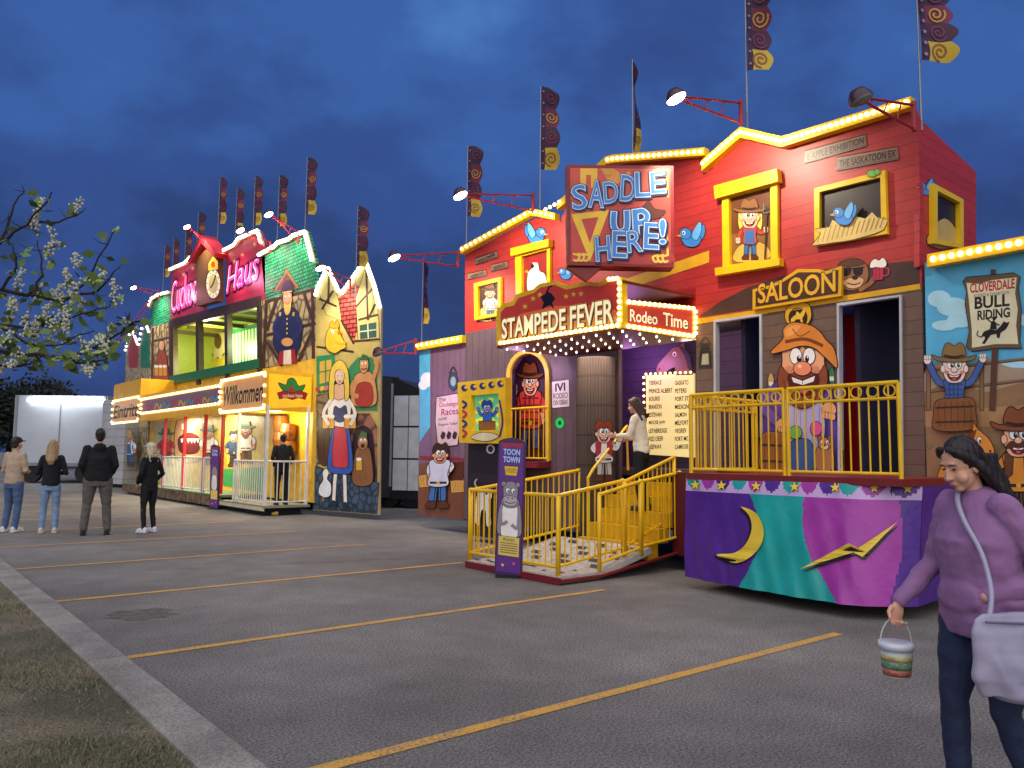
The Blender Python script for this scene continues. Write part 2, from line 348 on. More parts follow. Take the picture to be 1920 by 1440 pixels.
while y<34:
    a=KX-.265; vv=[(x,yy,z) for yy in(y,y+2.985) for x,z in((a,0),(a,.10),(a+.02,.112),(a+.235,.108),(a+.26,.09),(a+.275,0))]; kv.add(vv,[(0,1,2,3,4,5),(11,10,9,8,7,6)]+[(i,i+6,(i+1)%6+6,(i+1)%6) for i in range(6)]); y+=3
kv.build('kerb',conc)['kind']='structure'
rnd=random.Random(3); gv=[];gf=[];gm=[]
for i in range(80000):
    x=KX-.28-abs(rnd.gauss(0,1.6)); y=2+rnd.random()**1.6*13
    nn=noise.noise(V((x*1.1,y*1.1,3)))
    if nn<.03 and rnd.random()<.78: continue
    h=rnd.uniform(.008,.034)*(1+max(0,nn)); a=rnd.random()*6.28; c,s_=cos(a)*.0035,sin(a)*.0035; n=len(gv); gv+=[(x-c,y-s_,.083),(x+c,y+s_,.083),(x+rnd.gauss(0,.022),y+rnd.gauss(0,.022),.085+h)]; gf.append((n,n+1,n+2)); gm.append(rnd.choice((0,1,1,2,2)))
o=mk('grass',gv,gf,[mat('586242',.9),mat('887E62',.9),mat('6E6A4E',.9)],None,gm); props(o,'short worn grass with dry patches growing left of the kerb','grass',kind='stuff')
ends=[((600,1440),(1590,1185)),((240,1230),(1155,1103)),((105,1127),(875,1053)),((30,1066),(718,1020)),((0,1024),(580,997))]
ys=[(ground(*a).y+ground(*b_).y)/2 for a,b_ in ends]; sp_=(ys[4]-ys[0])/4
ys=[ys[0]+sp_*k for k in range(-1,11)]
for Y in ys:
    o=mk('parking_line',[(KX+.03,Y-.045,.004),(6.6,Y-.045,.004),(6.6,Y+.045,.004),(KX+.03,Y+.045,.004)],[(0,1,2,3)],ylm); o['kind']='structure'
def stain(name,c,rx,ry,m,seed):
    r_=random.Random(seed); mk(name,[(c.x+rx*(1+.25*r_.uniform(-1,1))*cos(t),c.y+ry*(1+.25*r_.uniform(-1,1))*sin(t),.003) for t in[2*pi*k/22 for k in range(22)]],[tuple(range(22))],m)['kind']='structure'
stain('oil_stain',ground(265,1152),.28,.3,mat('5A564F',.8,var=.5,ns=14),1)
def crack(a,b_,wd,seed):
    r_=random.Random(seed); p0=ground(*a);p1=ground(*b_); d=(p1-p0); n=V((-d.y,d.x,0)).normalized(); N=60; off=0; L=[];Q=[]
    for i in range(N+1):
        off+=r_.gauss(0,.018); c=p0+d*(i/N)+n*off; ww=wd*r_.uniform(.3,1.2); L.append((c.x+n.x*ww,c.y+n.y*ww,.002)); Q.append((c.x-n.x*ww,c.y-n.y*ww,.002))
    mk('asphalt_crack',L+Q,[(i,i+1,N+2+i,N+1+i) for i in range(N)],mat('2E2B28',.95))['kind']='structure'
crack((330,1068),(880,1046),.008,1)
mk('far_verge',[(-120,44,.03),(5,44,.03),(5,120,.03),(-120,120,.03)],[(0,1,2,3)],mat('2C3A22',.95,var=.3,ns=1))['kind']='structure'
# ------------------------------------------------------------ WESTERN FUNHOUSE
PS=P((9,0,0),(0,-1,0)); W=thing('western_funhouse','red and brown western saloon funhouse with yellow lit gables and balcony','funhouse',(9,8,0))
RED=siding('B4302A',.13); BRN=siding('6C5446',.16); PUR=siding('645058',.2,vert=True); YEL=mat('EDC010',.4); DARK=mat('17141A',.8); BLK=mat('0A0A0C',.6)
slab('upper_wall',PS,[(872,625),(872,478),(1005,408),(1050,414),(1062,388),(1145,310),(1330,290),(1330,322),(1397,255),(1475,275),(1714,203),(1722,222),(1728,532),(1305,597),(1160,618),(1160,569)],RED,W)
for pts in ([(872,625),(956,609),(956,0,.28),(872,0,.28)],[(956,609),(1032,594),(1032,722),(1028,692),(1014,670),(994,661),(974,670),(960,692),(956,724)],[(956,864),(1032,864),(1032,0,.28),(956,0,.28)],[(1032,594),(1160,569),(1160,0,.28),(1032,0,.28)]):
    slab('lower_wall',PS,[(p[0],800,p[2]) if len(p)==3 else p for p in pts],PUR,W)
for pts in ([(1305,597),(1342,591),(1342,800,.3),(1305,800,.3)],[(1342,591),(1428,578),(1428,591),(1342,604)],[(1428,578),(1573,556),(1573,800,.3),(1428,800,.3)],[(1573,556),(1690,538),(1690,556),(1573,572)],[(1690,538),(1728,532),(1728,800,.3),(1690,800,.3)]):
    slab('lower_wall',PS,pts,BRN,W)
b=MB(); Yl,Yr=12.4,3.95
b.box((9.75,(Yl+Yr)/2,1.27),(1.34,Yl-Yr,.1)); b.build('floor_deck',mat('3A3030',.7),W)
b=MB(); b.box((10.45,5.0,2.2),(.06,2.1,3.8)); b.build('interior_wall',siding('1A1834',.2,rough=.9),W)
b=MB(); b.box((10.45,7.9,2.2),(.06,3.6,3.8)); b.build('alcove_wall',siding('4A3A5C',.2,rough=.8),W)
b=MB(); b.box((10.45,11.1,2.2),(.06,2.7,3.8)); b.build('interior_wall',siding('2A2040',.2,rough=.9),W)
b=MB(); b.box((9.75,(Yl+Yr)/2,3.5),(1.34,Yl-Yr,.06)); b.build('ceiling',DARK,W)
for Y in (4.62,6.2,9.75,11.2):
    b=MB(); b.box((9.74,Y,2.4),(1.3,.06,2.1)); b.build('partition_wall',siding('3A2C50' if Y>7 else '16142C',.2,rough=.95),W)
b=MB(); b.box((10.5,8.1,.75),(2.7,8.5,.5)); b.build('trailer_frame',DARK,W)
b=MB(); b.box((11.2,8.1,2.6),(1.3,8.3,3.0)); b.build('trailer_body',mat('5A1A18',.5),W)
PR4=P((9,PS.px(1724,400)[0]*-1,0),(1,0,0))
slab('side_wall',PR4,[(1724,222),(1830,322),(1830,466),(1724,500)],RED,W,-.06,0)
slab('roof',PS,[(1145,300),(1345,263),(1357,275),(1330,290),(1145,312)],YEL,W,-1.2,-.6)
frame('side_window_frame',PR4,[(1741,346),(1797,376),(1797,468),(1741,458)],[(1748,360),(1791,382),(1791,458),(1748,450)],YEL,W)
A=Art(PR4); A.poly([(1747,358),(1792,381),(1792,459),(1747,451)],'24181A'); A.poly([(1738,455),(1750,425),(1770,410),(1788,425),(1798,455),(1770,467)],'C8A860',True,1.2); A.build('painted_nest',W)
A=Art(PR4); bird(A,1736,352,16); A.build('painted_bird',W)
def trim(pts,wd,l0=.004,l1=.12,name='roof_trim'):
    A_=[PS.c(p) for p in pts]; B_=[PS.c((p[0],p[1]+wd)) for p in pts]; m_=MB(); m_.prism(PS,A_+B_[::-1],l0,l1); return m_.build(name,YEL,W)
TR=[(872,465),(1005,393),(1050,402)]; trim(TR,13); bulbs(W,PS,[(a,y_+6) for a,y_ in TR],19,.14,.034)
TR=[(1054,380),(1064,373),(1145,296),(1160,293),(1330,280)]; trim(TR,15); bulbs(W,PS,[(a,y_+8) for a,y_ in TR[2:]],18,.14,.032); bulbs(W,PS,[(1030,398),(1064,380)],4,.14,.034)
TR=[(1325,304),(1397,242),(1475,260),(1716,186)]; trim(TR,20); bulbs(W,PS,[(a,y_+10) for a,y_ in TR],40,.14,.031)
A=Art(PS)
A.poly([(1168,525),(1330,470),(1330,492),(1168,545)],'E0A820'); A.poly([(1310,594),(1350,566),(1400,540),(1470,517),(1560,503),(1724,488),(1724,531)],'4A3028'); A.line([(1306,603),(1440,583)],10,'D8A414'); A.line([(1440,582),(1726,537)],10,'D8A414')
A.poly([(1160,612),(1305,580),(1305,540),(1160,560)],'A02018'); A.build('painted_band',W)
for x,y_,s,f in((1005,440,20,-1),(1062,512,14,1),(1298,443,24,1)): A=Art(PS,.01); bird(A,x,y_,s,flip=f); A.build('painted_bird',W)
def boardsign(x0,y0,x1,y1,h,t=None):
    A=Art(PS,.012); A.poly([(x0,y0),(x1,y1),(x1+2,y1+h*.95),(x0-1,y0+h)],'80604C',out=1.2); A.line([(x0,y0+2),(x1,y1+2)],1.5,'A08068'); A.line([(x0,y0+h*.9),(x1,y1+h*.86)],1.2,'4A3024')
    if t: A.text(t,(x0+5,y0+h*.78),(x1-4,y1+h*.75),(x0+5,y0+h*.25),'0C0808',bold=.02)
    A.build('plank_sign',W)
boardsign(1510,284,1624,253,22,'E APPLE EXHIBITION'); boardsign(1570,296,1684,276,24,'THE SASKATOON EX')
boardsign(893,485,933,471,12,'RED DEER'); boardsign(922,497,952,490,12,'REGINA EX'); boardsign(878,514,912,506,11,'WESTERN DAYS')
def window(o,i,hdr=None,sill=None):
    fr=frame('window_frame',PS,o,i,YEL,W)
    for n_,q in(('window_header',hdr),('window_sill',sill)):
        if q: slab(n_,PS,q,YEL,fr,.01,.12)
    return fr
window([(1358,366),(1462,338),(1463,496),(1360,510)],[(1371,372),(1449,351),(1450,487),(1373,498)],[(1348,352),(1466,320),(1468,344),(1350,376)],[(1350,505),(1471,486),(1471,500),(1351,519)])
A=Art(PS); A.poly([(1370,371),(1450,350),(1451,488),(1372,499)],'6A3A18'); A.poly([(1370,440),(1451,425),(1451,488),(1372,499)],'8A5A28'); A.poly([(1376,488),(1384,464),(1410,452),(1436,460),(1444,482),(1410,492)],'D8A848',True,1)
toon(A,1407,376,112,hat='8A5A30',hair='EBC94A',shirt='C04030',pants='3A6AA8',female=True,skin='F0BC94',arms=(((-17,55),(-20,68)),((18,54),(27,50))),hk=1.05); A.line([(1440,388),(1436,488)],3,'4A3018'); A.line([(1433,400),(1434,382)],2,'707070'); A.line([(1447,398),(1448,380)],2,'707070'); A.line([(1433,400),(1447,398)],2,'707070'); A.build('painted_farm_girl',W)
window([(1531,355),(1664,321),(1668,440),(1532,463)],[(1541,362),(1655,334),(1657,436),(1541,455)])
A=Art(PS); A.poly([(1540,361),(1656,333),(1658,437),(1540,456)],'2A1614'); A.l=.066
A.poly([(1528,462),(1545,440),(1534,432),(1560,428),(1566,414),(1590,426),(1610,408),(1628,412),(1640,400),(1650,410),(1670,414),(1662,432),(1645,440),(1600,452)],'E0C070',out=1.4)
for k in range(14): xx=1538+k*9; A.line([(xx,458-k*2.2),(xx+8,428-k*1.6)],1.4,'A88030')
A.build('painted_nest',W); A=Art(PS,.09); bird(A,1590,406,22); A.build('painted_bird',W); A=Art(PS,.07); A.ell(1640,328,9,6,'70B040',out=1); A.ell(1650,325,5,5,'70B040',out=1); A.build('painted_caterpillar',W)
window([(970,474),(1036,456),(1036,550),(972,562)],[(982,482),(1030,469),(1030,545),(983,553)],[(966,468),(1038,450),(1038,464),(967,482)])
A=Art(PS); A.poly([(981,481),(1031,468),(1031,546),(982,554)],'9A2A20'); A.poly([(992,548),(990,515),(1000,500),(998,490),(1008,492),(1012,508),(1022,515),(1024,545)],'F2EEE2',True,1.2); A.poly([(994,492),(998,482),(1003,488),(1008,481),(1009,493)],'D02020'); A.poly([(990,506),(983,510),(991,512)],'E8A020'); A.ell(999,499,3,4,'101010'); A.build('painted_rooster',W)
window([(893,532),(943,520),(943,592),(894,601)],[(900,538),(938,529),(938,587),(901,594)])
A=Art(PS); A.poly([(899,537),(939,528),(939,588),(900,595)],'3A1A18'); A.poly([(896,600),(902,580),(920,572),(938,576),(944,592),(920,602)],'E0C070',True,1.2); toon(A,920,527,74,hat='7A4020',shirt='E8E0D0',pants='4A6A9A'); A.build('painted_cowboy',W)
sg=slab('sign_board',PS,[(1416,544),(1448,536),(1470,526),(1500,506),(1540,506),(1552,510),(1583,500),(1582,556),(1416,582)],mat('DCA414',.4),W,.005,.06)
A=Art(PS,.064); A.poly([(1422,548),(1452,541),(1472,531),(1502,512),(1538,512),(1552,517),(1577,507),(1576,551),(1422,576)],'4A2A14'); A.text('SALOON',(1427,570),(1571,547),(1427,535),'E4A828',.03,'1C0E06',.02); A.build('sign_lettering',sg)
A=Art(PS,.02); A.line([(1480,580),(1484,572),(1500,566),(1516,568)],3,'D8A010',True); A.poly([(1478,578),(1498,568),(1518,572),(1522,596),(1510,614),(1498,620),(1484,614),(1474,596)],'D8A010',True,1.5); A.ell(1498,596,18,19,'2E180C'); A.poly([(1484,608),(1485,598),(1491,592),(1499,592),(1504,586),(1508,580),(1512,583),(1510,590),(1506,597),(1508,608),(1504,608),(1502,599),(1494,599),(1488,609)],'E8B830'); A.poly([(1493,592),(1496,584),(1501,588),(1500,593)],'E8B830'); A.text('MOST COWBOYS AS A KIND',(1481,584),(1515,579),(1481,581),'E8C060'); A.build('round_emblem',sg)
A=Art(PS,.008); A.poly([(1566,520),(1572,498),(1586,488),(1604,485),(1620,492),(1628,506),(1626,526),(1608,542),(1584,542)],'9A6038',True,1.5); A.ell(1566,512,7,9,'9A6038',out=1.3); A.poly([(1572,498),(1590,488),(1610,487),(1622,494),(1598,500)],'5A3018',True,1)
for x in(1588,1610): A.poly([(x-9,505),(x+8,502),(x+7,514),(x-1,518),(x-8,514)],'141012',True)
A.line([(1574,507),(1622,501)],2.4,'141012'); A.poly([(1582,528),(1602,520),(1620,524),(1612,538),(1592,540)],'D8A878',True,1); A.ell(1604,521,6,4,'30180E'); A.line([(1590,531),(1603,534),(1614,530)],2,'401410',True); A.line([(1612,545),(1634,530),(1640,518)],8,'9A6038',True)
A.poly([(1637,500),(1658,496),(1656,524),(1639,526)],'B82848',out=1.4)
for k in(0,1): A.line([(1643+k*7,501),(1644+k*6,523)],1.4,'7A1428')
A.line([(1658,502),(1667,505),(1666,515),(1657,518)],3,'B82848',True); A.poly([(1633,502),(1635,491),(1642,486),(1649,489),(1656,484),(1662,490),(1662,499),(1654,502),(1644,501)],'F4ECD8',True,1.2); A.build('painted_beer_bear',W)
def doorframe(x0,y0,x1,y1,zb=1.33):
    return frame('door_frame',PS,[(x0,y0),(x1,y1),(x1,800,zb),(x0,800,zb)],[(x0+4,y0+5),(x1-4,y1+4),(x1-4,800,zb+.02),(x0+4,800,zb+.02)],mat('B8B8BC',.35),W,-.06,.03)
doorframe(1340,600,1430,589); doorframe(1571,569,1692,553)
PD=P((9.5,0,0),(0,-1,0)); slab('door_leaf',PD,[(1583,590),(1637,590),(1637,800,1.34),(1583,800,1.34)],mat('B0161C',.3),W,-.04,0)
tfc=lambda p:(1572-(1592-p[0])*.97,880-(880-p[1])*1.06)
A=Art(PS,.002); A.poly([(1432,800),(1569,790),(1569,884),(1432,888)],'4A3428'); A.line([(1432,800),(1569,790)],6,'8A5A34'); A.build('painted_bar_counter',W)
for x,y_,c in((1440,770,'3A7A4A'),(1452,768,'8A5A20'),(1446,700,'C8A060'),(1560,690,'3A7A4A')): A=Art(PS,.005); A.poly([(x-5,y_+30),(x-5,y_+10),(x-2,y_),(x+2,y_),(x+5,y_+10),(x+5,y_+30)],c,out=1.2); A.poly([(x-4,y_+16),(x+4,y_+16),(x+4,y_+24),(x-4,y_+24)],'E8DCC0'); A.build('painted_bottle',W)
A=Art(PS,tf=tfc,lift=.012)
A.poly([(1440,880),(1444,820),(1458,750),(1485,718),(1560,715),(1582,750),(1592,830),(1590,880)],'5A3A8A',True,1.8); A.poly([(1492,740),(1528,764),(1562,740),(1560,880),(1488,880)],'B0A8C8',True,1.2)
for k in range(6): A.line([(1496+k*12,752+abs(k-2.5)*-2+8),(1494+k*12.5,878)],1.2,'8A80A8')
A.line([(1500,745),(1490,800),(1494,878)],6,'3A2466',True); A.line([(1558,745),(1570,800),(1562,878)],6,'3A2466',True)
A.line([(1466,735),(1452,770),(1480,800)],22,'3A2466',True); A.line([(1466,735),(1452,770),(1480,800)],18,'6A4A9A',True); A.ell(1486,802,13,12,'E0A070',out=1.6); A.ell(1575,775,14,14,'E0A070',out=1.6)
for k in range(4): A.ell(1480+k*5,810,3.4,5,'E0A070',out=1); A.ell(1566+k*6,784+k,4,6,'E0A070',out=1)
A.poly([(1486,690),(1490,662),(1525,652),(1560,662),(1566,690),(1562,712),(1525,738),(1488,712)],'E6A878',True,1.8); A.poly([(1482,698),(1498,712),(1525,704),(1554,712),(1568,696),(1572,728),(1554,758),(1525,772),(1498,760),(1478,732)],'8A4420',True,1.5)
for k in range(12): A.line([(1488+k*7,720+4*(k%2)),(1493+k*5.6,758+3*(k%2))],1.4,('5A2810','B0683A')[k%2])
A.poly([(1498,714),(1525,722),(1554,712),(1548,740),(1525,750),(1504,738)],'5A1014',True,1.2); A.poly([(1504,717),(1525,724),(1549,715),(1546,725),(1525,731),(1507,726)],'F4F0E4'); A.line([(1525,723),(1525,730)],1.2,DK); A.ell(1527,741,9,4.6,'D05058')
for sx in(-1,1): A.ell(1525+sx*13,680,11,14,'F4F0E8',out=1.3); A.ell(1526+sx*8,685,4,6,'181010'); A.ell(1527+sx*8,682,1.4,2,'F8F8F8'); A.line([(1525+sx*4,666),(1525+sx*15,661),(1525+sx*26,668)],5,'6A3014',True); A.ell(1525+sx*26,702,7,5,'DC8464')
A.ell(1525,702,17,12,'E88A60',out=1.5); A.ell(1520,698,4,3,'F8C8A0')
A.poly([(1464,674),(1488,650),(1489,632),(1508,621),(1540,626),(1559,638),(1570,652),(1586,668),(1592,700),(1572,684),(1547,665),(1520,662),(1492,670)],'DC842E',True,1.8); A.poly([(1494,646),(1492,634),(1508,626),(1522,627),(1510,640)],'F0A050',True); A.line([(1492,655),(1530,650),(1565,662)],6,'7A3A14',True); A.line([(1506,632),(1520,645),(1540,636)],2,'8A4A18',True)
A.poly([(1500,835),(1540,830),(1545,880),(1495,880)],'3A5A8A',True,1.5); A.ell(1512,815,12,11,'70B048',out=1.3); A.ell(1552,808,11,12,'D05088',out=1.3); A.build('painted_prospector',W)
A=Art(PS,.07); A.poly([(1434,880),(1430,850),(1434,816),(1454,810),(1474,816),(1480,850),(1476,880)],'9A6030',True,1.5)
for k in range(4): A.line([(1441+k*9,814),(1439+k*10,847),(1441+k*9,878)],1.4,'5A3418',True)
A.line([(1431,834),(1478,836)],4,'3A3028'); A.line([(1431,864),(1478,866)],4,'3A3028'); A.build('painted_barrel',W)
A=Art(PS,.07); A.poly([(1538,880),(1534,856),(1540,838),(1552,832),(1564,838),(1569,856),(1566,880)],'A87444',True,1.4); A.ell(1552,832,12,11,'A87444',out=1.3); A.ell(1543,823,4,6,'8A5A30',out=1); A.ell(1562,823,4,6,'8A5A30',out=1); A.ell(1552,838,7,5,'E0C098',out=.8); A.ell(1552,835,2.6,2,'201008'); A.ell(1547,829,2.4,3.2,'F4F0E4'); A.ell(1557,829,2.4,3.2,'F4F0E4'); A.ell(1547.4,830,1.1,1.6,'101010'); A.ell(1557.4,830,1.1,1.6,'101010'); A.build('painted_dog',W)
A=Art(PS,.008); A.poly([(1312,690),(1314,660),(1332,658),(1334,688)],'30302C',out=1.3); A.poly([(1316,684),(1318,664),(1329,663),(1330,683)],'B8B090'); A.poly([(1313,658),(1318,644),(1328,643),(1333,656)],'30302C'); A.line([(1313,648),(1322,632),(1333,646)],2,'30302C',True); A.build('painted_lantern',W)
A=Art(PS); A.poly([(819,745),(858,738),(862,800),(858,834),(822,838),(817,790)],'CDB4B4',out=1.4)
for t,x0,x1,yb,hh,c in(('The',823,836,755,8,'4A2018'),('Chuckwagon',824,861,766,11,'8A1828'),('Races',828,860,779,12,'8A1828'),('Exciting!',823,838,790,6,'4A2018'),('Program Today!',823,858,800,6,'3A1A30')): A.text(t,(x0,yb),(x1,yb-3),(x0,yb-hh),c,bold=.01)
for k in range(3): A.poly([(826+k*11,818),(830+k*11,808),(836+k*11,812),(834+k*11,822),(829+k*11,824)],'3A1A20')
A.build('painted_poster',W)
A=Art(PS); A.ell(850,715,8,16,'3A4858',out=1.2); A.ell(850,715,5,9,'8AA0A8'); A.line([(843,700),(850,688),(857,700)],2,'2A2A2A',True); A.build('painted_lantern',W)
PA=P((9.25,0,0),(0,-1,0))
b=MB(); n_=14; ou=[PS.px(993-40*cos(pi*k/n_),704-48*sin(pi*k/n_)) for k in range(n_+1)]; inn=[PS.px(993-33*cos(pi*k/n_),704-41*sin(pi*k/n_)) for k in range(n_+1)]
ou=[PS.px(952,864)]+ou+[PS.px(1034,864)]; inn=[PS.px(960,864)]+inn+[PS.px(1027,864)]
for k in range(len(ou)-1): b.prism(PS,[ou[k],ou[k+1],inn[k+1],inn[k]],.004,.05)
b.build('arch_trim',mat('E0B848',.4),W)
slab('arch_back',PA,[(940,640),(1050,640),(1050,880),(940,880)],siding('4A2A44',.2),W,-.03,0)
A=Art(PA,tf=lambda p:(994+(p[0]-994)*.74,p[1])); toon(A,996,640,222,hat='8A4A24',hair='5A2A12',shirt='C83838',plaid='6A181C',pants='4A5A90',skin='E8A888',arms=(((-18,54),(-19,42)),((16,56),(12,66))),hk=.6); A.line([(950,690),(952,800)],4,'5A3A20')
for k in range(3): A.line([(944+5*k,706),(944+5*k,682)],2.4,'808080')
A.line([(943,706),(956,706)],2.4,'808080'); A.build('painted_farmer',W)
def rails(b,p0,p1,h0,h1,hb=.1,sp=.12,rp=.009,rt=.022,posts=True,mids=()):
    p0,p1=V(p0),V(p1); U=V((0,0,1)); L=(p1-p0).length
    b.tube([p0+U*h0,p1+U*h1],rt); b.tube([p0+U*hb,p1+U*hb],rt*.8)
    n=max(1,round(L/sp))
    for k in range(1,n): t=k/n; q=p0.lerp(p1,t); b.tube([q+U*hb,q+U*(h0+(h1-h0)*t)],rp,6)
    if posts: b.tube([p0,p0+U*h0],rt); b.tube([p1,p1+U*h1],rt)
    for mm in mids: b.tube([p0+U*mm,p1+U*mm],rt*.8)
YR=mat('F0C014',.35)
b=MB(); q0=hit(958,864,(8.95,0,0),(1,0,0));q1=hit(1028,864,(8.95,0,0),(1,0,0)); q0.z=q1.z=min(q0.z,q1.z); rails(b,q0,q1,.92,.92,.05,.13); b.build('arch_railing',YR,W)
b=MB(); b.box((8.85,(q0.y+q1.y)/2,q0.z-.06),(.3,1.0,.1)); b.build('arch_ledge',mat('8A2430',.5),W)
A=Art(PS,.006); A.poly([(1035,716),(1067,712),(1068,762),(1036,765)],'E8DCE8',out=1); A.text('IVI',(1042,734),(1060,732),(1042,720),'201020',bold=.03); A.text('RODEO',(1038,748),(1065,746),(1038,738),'6A2030',bold=.01); A.text('ON EBBA!',(1038,760),(1065,758),(1038,751),'6A2030',bold=.01); A.build('wall_notice',W)
A=Art(PS,.006); A.ell(1050,793,8,10,mat('10B050',.3,em=.6)); A.ell(1050,793,3,4,'103020'); A.build('green_button',W)
PG=P((8.3,0,0),(0,-1,0))
fr=frame('poster_frame',PG,[(863,718),(953,708),(953,832),(866,830)],[(888,742),(940,738),(940,806),(890,808)],mat('E8B81C',.4),W,-.06,.06)
A=Art(PG,.064)
for k in range(5): A.ell(876+k*17,728-k*2,6,6,'20307A'); A.ell(876+k*17+3,727-k*2,3,3,'E8B81C')
for k in range(4): A.line([(872,752+k*18),(880,758+k*18),(873,766+k*18)],4,('20307A','C02050')[k%2],True)
A.line([(942,750),(948,790),(942,820)],3,'20307A',True)
A.poly([(889,820),(905,812),(925,812),(940,818),(925,826),(905,826)],'E0D0A8',True,1); A.build('frame_ornament',fr)
A=Art(PG,-.03); A.poly([(885,740),(943,736),(943,809),(886,811)],mat('60C890',.4,em=.25))
for k in range(8): t=k*pi/4; A.poly([(914,775),(914+40*cos(t)*.7,775+40*sin(t)*.75),(914+40*cos(t+.35)*.7,775+40*sin(t+.35)*.75)],mat('E8E050',.4,em=.25))
toon(A,912,742,74,skin='6A94E0',hair='3050B0',shirt='3060C0',pants='C04080',arms=(((-16,48),(-24,34)),((16,48),(24,34)))); A.poly([(898,806),(897,790),(928,790),(927,806)],'8A5A2A',out=1); A.build('painted_clown',fr)
b=MB(); q=PG.px(872,832);r=PG.px(945,832); b.prism(PG,[(q[0],q[1]),(r[0],q[1]),(r[0],.1),(q[0],.1)],-.3,-.07); b.build('poster_base',siding('2A2028',.2),W)
A=Art(PG,-.066); A.ell(914,842,8,9,'D8D0D8',out=1); A.ell(914,842,5,6,'3A2A3A'); A.build('round_badge',W)
A=Art(PG,-.05); A.poly([(886,975),(888,940),(892,925),(900,915),(914,918),(918,930),(914,945),(916,985),(908,985),(906,958),(898,958),(894,985)],'E8E4DC',True,1.2); A.line([(892,918),(886,906),(890,898)],3,'B0A890',True); A.ell(908,925,2,3,'181010'); A.poly([(910,934),(916,938),(912,948)],'C8C0B0'); A.build('painted_goat',W)
SKY='5AB4DC'
slab('wing_panel',PS,[(786,652),(872,636),(872,800,.25),(786,800,.25)],mat('7A5A80',.4),W,-.08,-.012)
A=Art(PS,-.008); A.poly([(786,660),(808,652),(806,800),(786,830)],SKY); A.ell(800,712,12,14,'F0F0F4'); A.ell(793,722,9,9,'F0F0F4'); A.poly([(806,650),(872,637),(872,900),(806,900)],siding('74586C',.2,vert=True)); A.poly([(786,870),(830,862),(872,872),(872,800,.26),(786,800,.26)],'7A4A34'); A.line([(786,858),(872,862)],7,'8A2A30')
for x,y_ in((798,900),(858,910)):
    A.poly([(x-12,y_+14),(x-14,y_-8),(x+12,y_-12),(x+14,y_+12)],'D8A050',out=1.2)
    for k in range(5): A.line([(x-10+k*5,y_-6),(x-8+k*5,y_+10)],1,'A07030')
A.poly([(846,900),(846,868),(868,866),(868,900)],'5A2C18',out=1.2); A.build('painted_barnyard',W); A=Art(PS,.03,tf=lambda p:(p[0]+(888-p[1])*.08,p[1])); toon(A,826,796,158,hair='301810',shirt='D0D0E0',pants='4070B0',arms=(((-12,54),(-9,64)),((14,50),(8,58))),hk=.58); A.build('painted_farm_boy',W)
m_=MB(); m_.prism(PS,[PS.c(p) for p in[(784,645),(874,629),(874,643),(784,658)]],-.02,.1); m_.build('wing_trim',YEL,W); bulbs(W,PS,[(786,650),(873,635)],9,.12,.036)
slab('wing_panel',PS,[(1732,492),(2140,425),(2140,800,.3),(1732,800,.3)],mat(SKY,.4),W,-.1,-.02)
m_=MB(); m_.prism(PS,[PS.c(p) for p in[(1747,480),(2140,407),(2140,432),(1747,504)]],0,.12); m_.build('wing_trim',YEL,W); bulbs(W,PS,[(1752,491),(2140,418)],20,.14,.034)
A=Art(PS,-.016)
for x,y_,rx,ry in((1760,560,22,16),(1785,575,30,18),(1800,600,26,14),(1900,690,40,14),(1770,610,24,10),(1925,600,18,12)): A.ell(x,y_,rx,ry,'B0E0EE')
A.poly([(1732,700),(1760,680),(1800,690),(1850,672),(1920,690),(2140,660),(2140,760),(1732,760)],'A8947C',True); A.poly([(1732,735),(1780,715),(1850,735),(1960,705),(2140,700),(2140,800,.32),(1732,800,.32)],'94704C'); A.poly([(1732,770),(1850,765),(2140,740),(2140,790),(1850,800),(1732,800)],'B08456')
for y_ in(0,40): A.line([(1735,695+y_),(1960,668+y_)],6,'5A3E28'); A.line([(1735,694+y_),(1960,667+y_)],3.4,'8A6844')
for x in(1740,1840,1925): A.line([(x,680),(x,770)],9,'5A3E28'); A.line([(x,681),(x,769)],6,'8A6844')
for k in range(9): x=1740+k*22; A.line([(x,842+8*(k%2)),(x-3,832+8*(k%2))],2,'6A7A3A'); A.line([(x+2,842+8*(k%2)),(x+6,833+8*(k%2))],2,'6A7A3A')
A.line([(1866,640),(1860,770)],12,'5A3A26'); A.line([(1862,505),(1862,530)],10,'5A3A26')
A.poly([(1806,528),(1812,520),(1850,517),(1900,512),(1912,518),(1908,540),(1914,580),(1911,640),(1916,652),(1870,652),(1822,658),(1812,650),(1818,620),(1810,570),(1813,545)],'6A5236',out=1.5); A.poly([(1812,530),(1836,532),(1860,525),(1906,520),(1903,550),(1908,580),(1905,610),(1909,645),(1866,645),(1822,652),(1822,620),(1816,560)],'E2DCB4')
A.text('CLOVERDALE',(1819,549),(1902,540),(1819,532),'C01828',0,'501010',.03); A.text('RODEO & EXHIBITION',(1826,558),(1892,551),(1826,552),'3A2A20'); A.text('BULL',(1828,579),(1892,573),(1828,558),'201814',bold=.03); A.text('RIDING',(1833,600),(1893,594),(1833,583),'201814',bold=.03)
A.poly([(1838,634),(1844,622),(1856,617),(1868,619),(1876,611),(1882,602),(1887,605),(1893,603),(1890,611),(1885,618),(1876,624),(1874,634),(1869,633),(1868,626),(1858,628),(1852,636),(1846,645),(1841,644),(1847,634),(1845,630)],'181010'); A.poly([(1856,617),(1858,604),(1863,600),(1868,606),(1869,618)],'181010'); A.ell(1864,597,3.4,3.6,'181010'); A.line([(1858,595),(1870,594)],2,'181010'); A.line([(1860,605),(1851,598),(1848,590)],2.4,'181010',True); A.line([(1866,606),(1874,610)],2.4,'181010'); A.line([(1840,632),(1832,628),(1834,620)],1.8,'181010',True); A.build('painted_wing_mural',W)
